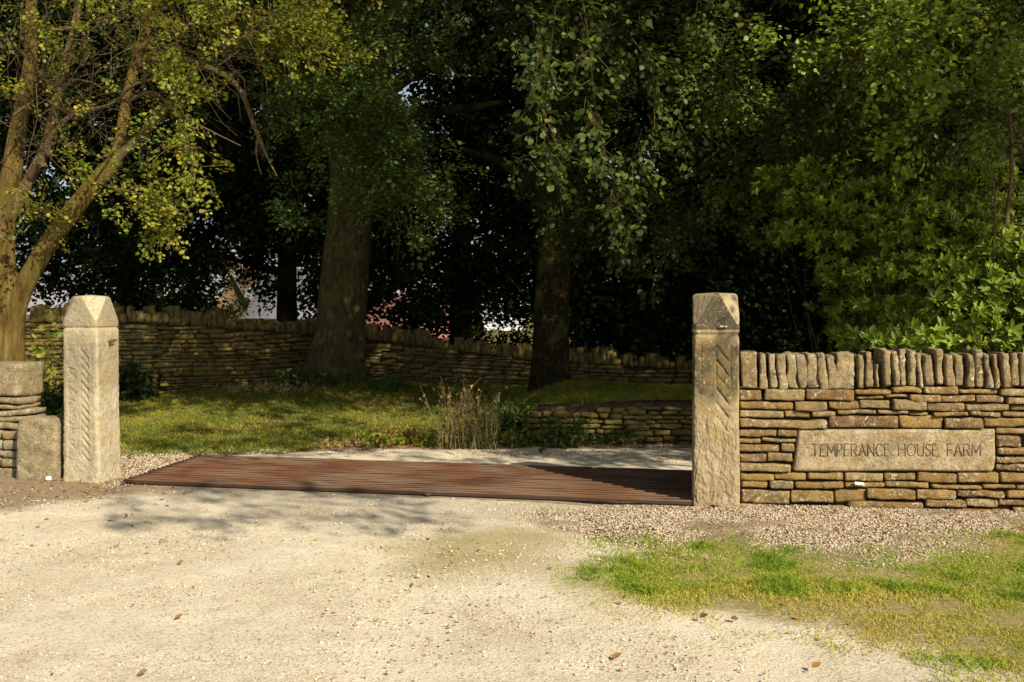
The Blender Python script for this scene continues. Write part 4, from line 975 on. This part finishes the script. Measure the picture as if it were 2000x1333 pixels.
near = [(1000, 90, 9.4, 20, 24, 3), (1045, 55, 9.2, 50, 36, 9), (1120, 20, 9.2, 70, 30, 9), (1060, 110, 8.9, 34, 30, 8), (1068, 165, 8.8, 24, 30, 6), (1058, 215, 8.8, 20, 26, 5), (1068, 262, 8.8, 26, 26, 6), (1074, 300, 8.8, 26, 22, 6), (1028, 318, 8.8, 16, 18, 3), (1074, 338, 8.8, 12, 12, 2),
        (1150, 110, 9.2, 30, 30, 6), (1150, 180, 9.1, 14, 40, 5), (1165, 250, 9.1, 14, 36, 5), (1182, 310, 9.1, 18, 30, 6), (1200, 370, 9.1, 20, 30, 6), (1218, 415, 9.1, 24, 18, 5), (1210, 60, 9.6, 50, 50, 8), (1250, 130, 9.8, 40, 50, 7), (1240, 320, 9.4, 36, 9, 4), (1290, 160, 10.2, 50, 70, 9), (1370, 30, 9.8, 20, 60, 8), (1330, 250, 10.2, 40, 40, 6), (1345, 170, 9.8, 20, 30, 4)]
for c_ in near:
    P, d = clus(*c_[:6], dY=.3); A = d*.6+np.array([.1, -.3, -.6]); sprays(lv, tw, P, A, 14, .18+.14*RNG.random(len(P)), .085, .062, .043, six=True, droop=.3, flat=.03, twr=.003, jit=.6)
nv_ = lv; lv = Acc()
for c_ in [(1180, 90, 11.5, 120, 100, 50), (1100, 250, 12, 60, 110, 16), (1260, 240, 11.5, 90, 120, 50), (1250, 420, 12, 90, 50, 34), (1310, 480, 12, 30, 40, 12), (1140, 10, 11, 160, 60, 50), (930, 30, 12.5, 90, 50, 24), (1190, 400, 12.5, 80, 40, 20), (1290, 520, 12.2, 30, 20, 6), (1090, 390, 12.6, 60, 40, 30), (1080, 300, 12.8, 60, 60, 30), (1150, 450, 12.6, 40, 24, 12)]:
    P, d = clus(*c_[:6], dY=.7); sprays(lv, tw, P, d+np.array([0, -.4, -.3]), 30, .4, .2, .075, .055, six=False, droop=.25)
crown_fill(lv, None, [((1.8, 11.0, 7.6), (4.6, 3.9, 3.2), 1)], 3200, 26, .7, .35, .10, .075, thr=-.05, f=.5, seed=9, keep=above(), trunk=(.5, 14, 8))
tag(tw.build('twigs', M['twig'], T), kind='stuff'); lv.build('crown', M['leaf_beech'], T); nv_.build('hanging_leaves', M['leaf_near'], T)

# --- right side trees over the name wall
T = empty('leafy_tree', (6.4, 12.0, 0)); tag(T, 'tall broad leafy tree filling the top right above the name wall', 'tree')
a = Acc(); tube(a, [(6.4, 12, -.2), (6.3, 12, 1.5), (6.2, 11.9, 3.5), (6.0, 11.6, 6), (5.8, 11.2, 9)], [.26, .21, .18, .14, .06], sides=24, rough=.1, seed=60, step=.15)
for q, (tx, ty, tz) in enumerate([(3.2, 10.2, 4.6), (4.4, 9.8, 5), (8, 10, 4.5), (2.4, 11.6, 4), (5, 9, 5.6), (5.2, 7.6, 6.4)]):
    tube(a, [(6.1, 11.7, 3+q*.35), ((6.1+tx)/2, (11.7+ty)/2, 3.9+q*.35), (tx, ty, tz)], [.09, .06, .015], sides=8, rough=.1, seed=61+q, step=.2)
a.build('trunk', M['bark_d'], T, True)
lv = Acc(); tw = Acc()
for c_ in [(1480, 60, 11, 130, 90, 90), (1640, 60, 10.5, 130, 80, 95), (1790, 70, 10, 100, 80, 80), (1900, 150, 10, 90, 70, 60), (1500, 200, 11.5, 130, 90, 75), (1640, 190, 11, 130, 80, 75), (1780, 220, 10.5, 110, 80, 70), (1400, 300, 12, 110, 90, 60), (1560, 310, 11.8, 130, 70, 60), (1700, 330, 11.2, 110, 60, 50), (1850, 300, 10.6, 110, 80, 60), (1970, 300, 10.3, 80, 120, 55), (1980, 120, 10.2, 60, 60, 26), (1420, 130, 11, 80, 100, 50), (1800, 40, 9.2, 70, 50, 34), (1700, 110, 9.4, 60, 40, 18), (1880, 200, 9.2, 50, 50, 18), (1400, 420, 12.5, 90, 60, 30), (1960, 420, 10.6, 80, 60, 30)]:
    P, d = clus(*c_[:5], int(c_[5]*1.5), dY=.8); kp = keepn(P, 1.5, .08, 58); P, d = P[kp], d[kp]; sprays(lv, tw, P, d+np.array([0, -.5, -.2]), 34, .30+.2*RNG.random(len(P)), .18, .060, .044, six=False, droop=.22)
crown_fill(lv, None, [((6.2, 10.6, 7.6), (4.4, 3.2, 3.0), 1)], 2600, 26, .7, .35, .09, .07, thr=-.25, seed=13, keep=above(), trunk=(6, 12, 7))
tag(tw.build('twigs', M['twig'], T), kind='stuff'); lv.build('crown', M['leaf_right'], T)

lv = Acc()
for c_ in [(1800, 60, 8.9, 70, 50, 20), (1870, 130, 9.0, 60, 40, 12), (1740, 130, 9.0, 60, 40, 10), (1690, 30, 9.1, 70, 30, 10), (1960, 180, 8.9, 40, 60, 10), (1560, 60, 9.4, 60, 40, 7), (1990, 60, 8.9, 30, 50, 8), (1830, 260, 9.2, 70, 40, 8)]:
    P, d = clus(*c_[:6], dY=.35); sprays(lv, None, P, d+np.array([0, -.5, -.2]), 30, .34, .16, .055, .040, six=True, droop=.22)
lv.build('sunlit_boughs', M['leaf_sun'], bpy.data.objects['leafy_tree'])  # accent sprays whose lit look comes from their brighter leaf colour
T = empty('roadside_tree', (8.6, 2.6, 0)); tag(T, 'roadside tree beyond the right edge of the view, its loose boughs shading the gateway', 'tree')
a = Acc(); tube(a, [(8.6, 2.6, -.2), (8.5, 2.7, 2), (8.2, 2.9, 4), (7.8, 3.2, 6.5)], [.24, .2, .15, .06], sides=20, rough=.1, seed=90, step=.2)
for q, t_ in enumerate([[(7.9, 3.1, 6.2), (6.4, 1.2, 6.9), (4.4, -.2, 7.1)], [(8.2, 2.9, 4.2), (6.8, 4.4, 5.0), (5.2, 5.3, 5.4)], [(8, 3, 5), (5.4, 3.8, 5.9), (2.2, 4.5, 6.1)], [(6.8, 4.4, 5.0), (6.6, 5.6, 5.4), (6.2, 6.2, 5.5)]]):
    tube(a, t_, [.05 if q else .014]+list(np.linspace(.014, .008, len(t_)-1)), sides=8, rough=.1, seed=91+q, step=.2)
a.build('trunk', M['bark_l'], T, True); lv = Acc()
for c_, r_, n in (((4.4, -.3, 7.0), (1.4, .5, .3), 44), ((6.3, 6.4, 5.6), (.9, .7, .4), 90), ((6.9, 6.1, 6.2), (1.3, 1.1, .4), 130), ((5.6, 5.2, 5.3), (1.3, 1.0, .5), 230), ((2.3, 4.5, 6.1), (1.5, .9, .4), 80), ((5.0, 4.3, 5.6), (1.5, .8, .5), 60)):
    P, d = ell(n, c_, r_); sprays(lv, None, P, d*.6+.5*rdir(n), 26, .45, .22, .08, .06, six=False)
lv.build('crown', M['leaf_beech'], T)
T = empty('sapling', (4.62, 9.6, 0)); tag(T, 'slender sapling with one thin pale stem rising above the wall near the right edge', 'tree')
a = Acc(); limb(a, [(1975, 1000, 9.6, .03), (1968, 560, 9.6, .024), (1966, 440, 9.6, .022), (1976, 330, 9.6, .020), (1968, 200, 9.6, .018), (1938, 120, 9.6, .015), (1905, 10, 9.6, .012), (1880, -120, 9.6, .006)], sides=8, rough=.1, seed=70, step=.1)
limb(a, [(1938, 1000, 9.4, .02), (1940, 520, 9.4, .014), (1944, 420, 9.4, .012), (1936, 340, 9.4, .008), (1900, 260, 9.4, .004)], sides=6, seed=71, step=.1)
a.build('trunk', M['twig'], T, True); lv = Acc()
for c_ in [(1900, 40, 9.6, 60, 50, 14), (1960, 220, 9.5, 60, 60, 20), (1900, 230, 9.4, 40, 40, 12), (1990, 90, 9.5, 40, 70, 16), (1850, 20, 9.7, 50, 40, 12)]:
    P, d = clus(*c_[:6], dY=.3); sprays(lv, None, P, d, 22, .25, .12, .06, .032, six=True)
lv.build('crown', M['leaf_right'], T)

def evergreen(name, label, base, cl_, K=9, ll=.105, lw=.036, seed=0):
    T = empty(name, base); tag(T, label, 'bush', 'evergreen bushes behind the name wall'); lv = Acc(); a = Acc(); b = np.array(base)
    for c_ in cl_:
        P, d = clus(*c_[:5], int(c_[5]*1.9), dY=.45); A = d*.7+np.array([.05, -.5, .3])+.55*rdir(len(P)); rosettes(lv, P, A, K, ll, lw)
        # a second whorl a little lower on each shoot
        Q = P-unit(A)*.07+.02*rdir(len(P)); rosettes(lv, Q, A, 6, ll*.95, lw, 1.25)
        sticks(a, P-unit(A)*.28+.05*rdir(len(P)), P, np.full(len(P), .005), np.full(len(P), .003))
        cc_ = at(*c_[:3]); mid_ = (b+cc_)/2+np.array([random.uniform(-.2, .2), .1, .1]); tube(a, [b+np.array([0, .3, 0]), mid_+np.array([0, .35, 0]), cc_+np.array([0, .15, -.1])], [.012, .008, .004], sides=6, rough=.1, seed=seed, step=.2)
    a.build('stems', M['bark_d'], T, True); lv.build('foliage', M['leaf_laurel'], T); return T
evergreen('evergreen_bush', 'glossy evergreen bush spilling over the coping at the right edge', (4.1, 9.4, 0),
    [(1900, 640, 9.0, 120, 40, 90), (1930, 570, 9.1, 80, 50, 70), (1860, 600, 9.1, 60, 45, 40), (1990, 620, 9.0, 50, 60, 40), (1790, 652, 9.0, 60, 18, 24), (1690, 664, 9.0, 40, 12, 12), (1850, 540, 9.4, 60, 40, 34), (1980, 520, 9.2, 40, 60, 34), (1745, 672, 9.0, 30, 10, 9), (1830, 665, 8.8, 150, 14, 46), (1880, 600, 9.6, 130, 70, 70)])
evergreen('evergreen_bush', 'broad glossy evergreen bush whose shoots reach left above the wall', (3.4, 10.4, 0),
    [(1820, 450, 9.8, 150, 60, 130), (1690, 400, 10.2, 120, 45, 80), (1580, 395, 10.4, 70, 30, 34), (1545, 455, 10.4, 60, 26, 26), (1640, 475, 10.2, 90, 34, 46), (1720, 530, 9.8, 80, 30, 40), (1640, 540, 10.1, 60, 22, 14), (1695, 594, 9.5, 30, 10, 9), (1750, 620, 9.6, 36, 22, 10), (1650, 652, 9.4, 18, 8, 4), (1520, 350, 10.6, 50, 22, 14), (1760, 360, 10.4, 120, 40, 50), (1950, 450, 9.9, 90, 70, 56), (1820, 520, 9.8, 90, 50, 50), (1620, 600, 10.3, 40, 20, 6), (1900, 360, 10.2, 110, 50, 44), (1600, 330, 10.6, 60, 30, 16), (1730, 300, 10.6, 70, 40, 16), (1690, 640, 10.4, 70, 40, 50), (1650, 580, 10.5, 50, 50, 34), (1760, 570, 10.4, 90, 50, 50)], ll=.082, lw=.028, seed=5)

# small trees and shrubs beyond the wall
def shrub(name, label, c_, r_, n, mat, ll, lw, K=26, L=.35, cat='shrub', stems=5):
    e = empty(name, (c_[0], c_[1], 0)); tag(e, label, cat); lv = Acc(); a = Acc(); P, d = ell(n, c_, r_); sprays(lv, None, P, d+np.array([0, 0, .2]), K, L, L*.5, ll, lw, six=False)
    for i in range(stems):
        t = P[i % len(P)]; tube(a, [(c_[0]+random.uniform(-.1, .1), c_[1], 0), ((c_[0]+t[0])/2, c_[1], c_[2]*.6), t], [.03, .02, .006], sides=5, step=.3)
    a.build('stems', M['twig'], e, True); lv.build('foliage', M[mat], e); return e
shrub('hedge_bush', 'sunlit light green bush seen over the wall left of the massive trunk', at(432, 570, 23), (.55, .5, .55), 60, 'leaf_lime', .09, .07)
shrub('russet_tree', 'russet twiggy tree top far beyond the wall', at(425, 540, 60), (2.2, 1.5, 1.0), 160, 'leaf_autumn', .16, .12, L=.6)
shrub('hedge_bush', 'small yellow leaved bush on the wall top beside the pale farm building', at(925, 632, 18.5), (.12, .2, .22), 14, 'leaf_lime', .06, .05, L=.2)
shrub('hedge_bush', 'dark low bush over the wall left of the slimmer beech', at(990, 640, 18.6), (.5, .4, .35), 60, 'leaf_dark', .08, .06)
# ------------------------------------------------------------------ grass, gravel, litter, weeds
def sample(poly, n, wdt, amp=.25, seed=3):
    p = np.array(poly); lo, hi = p.min(0)-wdt, p.max(0)+wdt
    x = lo[0]+(hi[0]-lo[0])*RNG.random(n); y = lo[1]+(hi[1]-lo[1])*RNG.random(n); nn = fbm(np.stack([x, y, 0*x], 1), 2.2, seed)
    m = np.clip(.5+(pdist(x, y, poly)+amp*nn)/wdt*.5, 0, 1); k_ = (RNG.random(n) < m) & (pdist(x, y, gpoly) < -.02) & (y > 2.2)
    return x[k_], y[k_]
def blades(name, label, x, y, h, wd, mat, lean=.6, cat='grass', rs=None):
    n = len(x); z = zg(x, y)-.004; P = np.stack([x, y, z], 1); D = rdir(n)*np.array([1, 1, .2])*lean; D[:, 2] = 1; D = unit(D); S = unit(np.cross(D, rdir(n)))
    hh_ = h*(.45+.9*RNG.random(n)); bend = rdir(n)*np.array([1, 1, 0])*hh_[:, None]*.45; m_ = P+D*hh_[:, None]*.55; tp = P+D*hh_[:, None]+bend; tp[:, 2] -= hh_*.15
    V = np.stack([P-S*wd, P+S*wd, m_+S*wd*.7, tp, m_-S*wd*.7], 1).reshape(-1, 3); b = np.arange(n)[:, None]*5
    r = RNG.random(n)*.6+.4*(vn(P, 1.6, 44)*.5+.5) if rs is None else rs
    o = mesh(name, V, [b+np.array([0, 1, 2, 4]), b+np.array([4, 2, 3])], mat, None, {'rnd': np.repeat(r, 5)}); return tag(o, label, cat, kind='stuff')
# verge tufts
x, y = sample(VERGE, 260000, .35, .35); P = np.stack([x, y, 0*x], 1); den = vn(P, 3.2, 71)+.6*vn(P, 9, 72); k_ = (den > -.95+1.2*RNG.random(len(den))); x, y, den = x[k_], y[k_], den[k_]
tuft = sm(.25, .9, den); r = np.clip(.60-.16*sm(5.2, 5.9, y)-.5*tuft+.3*(RNG.random(len(x))-.5)+.25*vn(np.stack([x, y, 0*x], 1), 1.1, 75), 0, 1)
blades('verge_grass', 'short green and straw coloured grass on the verge in front of the name wall', x, y, (.028+.07*tuft*RNG.random(len(x)))*(1-.5*sm(5.0, 4.3, y)*0), .0026, M['verge'], .9, rs=r)
x, y = sample(MOSS, 40000, .9, .6); k_ = vn(np.stack([x, y, 0*x], 1), 7, 77)+.6*vn(np.stack([x, y, 0*x], 1), 23, 83) > .05+.5*RNG.random(len(x)); x, y = x[k_], y[k_]
x2, y2 = sample(MOSS2, 14000, .8, .6); k_ = vn(np.stack([x2, y2, 0*x2], 1), 7, 78)+.6*vn(np.stack([x2, y2, 0*x2], 1), 23, 84) > .15+.5*RNG.random(len(x2))
x3, y3 = sample([gnd(1000, 1180), gnd(1250, 1170), gnd(1600, 1220), gnd(1800, 1300), gnd(1500, 1320), gnd(1250, 1230)], 6000, .3, .3); k3 = vn(np.stack([x3, y3, 0*x3], 1), 7, 79) > .45
x = np.concatenate([x, x2[k_], x3[k3]]); y = np.concatenate([y, y2[k_], y3[k3]])
blades('sparse_grass', 'thin yellowish grass creeping through the middle of the chalky yard', x, y, .014, .0022, M['verge'], 1.2, rs=.45+.4*RNG.random(len(x)))
x, y = sample(LAWN, 190000, .12, .12); k_ = (x > -7) & (x < 3.4) & (y < 17.4); x, y = x[k_], y[k_]
blades('lawn_grass', 'mown lawn grass between the cattle grid and the back wall', x, y, .05, .004, M['lawn'], .7)
# gravel and chippings
x, y = sample(GRAV, 42000, .25); P = np.stack([x, y, zg(x, y)+.002], 1); pebbles(P, .0105, 'gravel', M['pebble'], 'loose brown and grey gravel at the foot of the name wall', cat='gravel')
x, y = sample(GRAV2, 9000, .2); P = np.stack([x, y, zg(x, y)+.002], 1); pebbles(P, .014, 'gravel', M['pebble'], 'loose gravel between the left gate post and the grid', cat='gravel')
yard = [gnd(-150, 960), gnd(240, 950), gnd(900, 975), gnd(1350, 995), gnd(1250, 1150), gnd(1600, 1340), gnd(-150, 1340)]
x, y = sample(yard, 60000, .2); k_ = vn(np.stack([x, y, 0*x], 1), 1.4, 81)+.7*RNG.random(len(x)) > .2; x, y = x[k_], y[k_]
pebbles(np.stack([x, y, zg(x, y)+.001], 1), (.003+.009*RNG.random(len(x))**7), 'chippings', M['chip'], 'pale chippings scattered over the chalky yard', cat='gravel')
x, y = sample([(-1.6, 10.7), (4, 9.9), (4, 11.3), (0, 11.1), (-2.6, 10.9)], 9000, .1); pebbles(np.stack([x, y, zg(x, y)+.001], 1), .011, 'chippings', M['chip'], 'pale chippings on the lane beyond the grid', cat='gravel')
# fallen leaves
def litter(x, y, name, label, size=.032):
    n = len(x); P = np.stack([x, y, zg(x, y)+.004], 1); D = rdir(n)*np.array([1, 1, .25]); Nn = np.array([0, 0, 1.])+.5*rdir(n); s = size*(.3+1.0*RNG.random(n)**1.6)
    V, F, R = leaves(P, D, Nn, s, s*.7, RNG.random(n), fold=.35, curl=-.25); V[:, 2] += .003; return tag(mesh(name, V, F, M['litter'], None, {'rnd': R}), label, 'leaves', kind='stuff')
xs, ys = [], []
for poly, n, wd in ((LITL, 3600, .3), (GRAV2, 700, .2), (EDGE, 9000, .12), (LAWN, 3000, .3), ([gnd(1400, 990), gnd(2300, 990), gnd(2300, 1060), gnd(1500, 1060)], 900, .2), (VERGE, 260, .3), (MOSS, 110, .3), (MOSS2, 160, .3)):
    x, y = sample(poly, n, wd); xs.append(x); ys.append(y)
x = np.concatenate(xs); y = np.concatenate(ys); litter(x, y, 'fallen_leaves', 'brown fallen leaves strewn along the edges of the yard and lawn')
x, y = sample(yard, 1300, .2); litter(x, y, 'fallen_leaves', 'scattered small tan leaves lying on the pale yard', .014)
# single bright leaves
for (px, py, r_, lb) in ((345, 1105, .72, 'bright orange fallen leaf lying alone on the left of the yard'), (340, 1212, .66, 'curled orange brown leaf in the left foreground'), (268, 1322, .75, 'yellow orange leaf at the very bottom left of the yard'), (1366, 1210, .02, 'dark red brown curled leaf at the edge of the verge'), (1195, 1290, .5, 'small tan leaf on bare ground below the verge'), (1585, 1308, .7, 'ochre leaf on bare ground near the bottom right')):
    gx_, gy_ = gnd(px, py); P = np.array([[gx_, gy_, .008]]); V, F, R = leaves(P, np.array([[1, .3, .12]]), np.array([[.1, -.3, 1.]]), .045, .032, np.array([r_]), fold=.5, curl=-.3)
    tag(mesh('fallen_leaf', V, F, M['litter'], None, {'rnd': R}), lb, 'leaf', 'single leaves on the yard')

def stalks(name, label, px, py, Y0, n, h, spread, mat, lean=.25, leaf=None, ln=0, ll=.04, lw=.015, cat='weed', head=False, group=None, r=.004):
    c_ = at(px, py, Y0); c_[2] = float(zg(c_[0], c_[1])); e = empty(name, tuple(c_)); tag(e, label, cat, group); a = Acc(); lv = Acc(); P0 = c_+np.stack([RNG.normal(size=n)*spread, RNG.normal(size=n)*spread*.6, -.02+0*RNG.random(n)], 1)
    H = h*(.5+.6*RNG.random(n)); D = rdir(n)*np.array([1, 1, 0])*lean; D[:, 2] = 1; D = unit(D); P = P0; rr = np.full(n, r)
    for i in range(4):
        Q = P+D*(H/4)[:, None]; sticks(a, P, Q, rr, rr*.75)
        if leaf and ln:
            for q in range(ln):
                t = RNG.random((n, 1)); dd = rdir(n)+np.array([0, 0, .2]); lv.add(*leaves(P+(Q-P)*t, dd, rdir(n), ll*(.6+.7*RNG.random(n)), lw, RNG.random(n)))
        rr = rr*.75; P = Q; D = unit(D+.22*rdir(n))
        if i >= 1: 
            Q2 = P+unit(D+.5*rdir(n))*(H/5)[:, None]; sticks(a, P, Q2, rr*.7, rr*.4)
            if head: lv.add(*leaves(Q2, rdir(n), rdir(n), .02+0*H, .015, RNG.random(n)))
    if head:
        for q in range(10): lv.add(*leaves(P+.012*rdir(n), rdir(n), rdir(n), .022+0*H, .012, RNG.random(n)))
    tag(a.build('stalks', M[mat], e), kind='stuff')
    if lv.V: lv.build('leaves', M[leaf or mat], e)
    return e
G1 = 'weeds along the lawn edge'
x = RNG.random(26000)*4.4-.6; y = 11.72-.07*(x-.25)+.12+RNG.random(26000)*3.2
blades('bank_grass', 'rough grass and weeds on the shaded bank behind the retaining wall', x, y, .11, .006, M['lawn'], .9)
stalks('dry_weed', 'tall dry straw coloured weed stalks at the lane edge', 890, 862, 11.3, 46, .66, .13, 'straw', .22, head=True, group=G1, r=.006)
stalks('dry_weed', 'bushy seeding weed with a pale fluffy top and leaning straw stems', 938, 864, 11.2, 56, .60, .12, 'straw', .30, leaf='weed', ln=4, ll=.05, lw=.014, head=False, group=G1)
stalks('dry_weed', 'single thin dry stalk standing in the lawn below the massive trunk', 735, 835, 12.6, 3, .45, .02, 'straw', .12, group=G1, r=.003)
stalks('green_weed', 'dark green nettle like clump behind the dry stalks', 985, 850, 12.2, 30, .42, .2, 'weed', .3, leaf='weed', ln=5, ll=.055, lw=.025, group=G1)
stalks('green_weed', 'spiky green thistle clump at the left end of the retaining wall', 1100, 868, 11.35, 24, .36, .12, 'weed', .4, leaf='weed', ln=6, ll=.075, lw=.022, group=G1)
stalks('green_weed', 'sprawling green growth on the bank in front of the slimmer beech', 1030, 820, 12.0, 70, .25, .32, 'weed', .6, leaf='weed', ln=5, ll=.06, lw=.03, group=G1)
stalks('green_weed', 'trailing leaves hanging over the middle of the retaining wall', 1200, 800, 11.75, 60, .16, .35, 'weed', .9, leaf='weed', ln=4, ll=.05, lw=.03, group=G1)
stalks('green_weed', 'low leafy growth masking the left end of the retaining wall', 1035, 866, 11.5, 50, .2, .26, 'weed', .6, leaf='weed', ln=5, ll=.05, lw=.03, group=G1)
stalks('yellow_weed', 'low yellow green leafy plant, leftmost on the lane edge', 742, 868, 11.5, 40, .17, .13, 'weed', .7, leaf='leaf_lime', ln=5, ll=.04, lw=.026, group=G1)
stalks('yellow_weed', 'low yellow green leafy plant left of the dry stalks', 800, 868, 11.5, 44, .17, .14, 'weed', .7, leaf='leaf_lime', ln=5, ll=.04, lw=.026, group=G1)
stalks('yellow_weed', 'bright yellow green leaves at the foot of the dry stalks', 880, 868, 11.35, 26, .13, .10, 'weed', .7, leaf='leaf_lime', ln=5, ll=.04, lw=.026, group=G1)
stalks('dead_bracken', 'brown withered growth between the two low yellow plants', 770, 862, 11.6, 60, .22, .2, 'straw', .7, leaf='leaf_autumn', ln=4, ll=.035, lw=.02, group=G1)
stalks('dead_bracken', 'low withered brown patch at the lawn corner beside the grid', 680, 868, 11.4, 50, .10, .18, 'straw', .8, leaf='straw', ln=4, ll=.03, lw=.014, group=G1)
stalks('climbing_bramble', 'thin reddish bramble stems against the mossy wall left of the gate post', 85, 790, 14.6, 22, 1.15, .18, 'twig', .12, leaf='leaf_lime', ln=3, ll=.09, lw=.06, group=G1, r=.007)
stalks('climbing_bramble', 'low green leaves filling the gap between wall end and gate post', 85, 800, 13.6, 50, .5, .2, 'weed', .5, leaf='weed', ln=5, ll=.08, lw=.05, group=G1)
stalks('green_weed', 'dark shaded leafy shrub against the wall right of the left gate post', 250, 790, 15.0, 34, .6, .16, 'weed', .35, leaf='leaf_dark', ln=6, ll=.09, lw=.05, group=G1)
stalks('green_weed', 'weedy tuft at the left foot of the massive trunk', 590, 775, 15.6, 50, .3, .25, 'weed', .6, leaf='weed', ln=4, ll=.08, lw=.03, group=G1)
stalks('green_weed', 'long grassy tuft at the right foot of the massive trunk', 760, 785, 15.6, 60, .28, .4, 'weed', .6, leaf='weed', ln=3, ll=.1, lw=.014, group=G1)
stalks('dry_weed', 'straw stubble heap by the wall left of the massive trunk', 560, 778, 15.4, 60, .12, .4, 'straw', .9, leaf='straw', ln=2, ll=.08, lw=.012, group=G1)
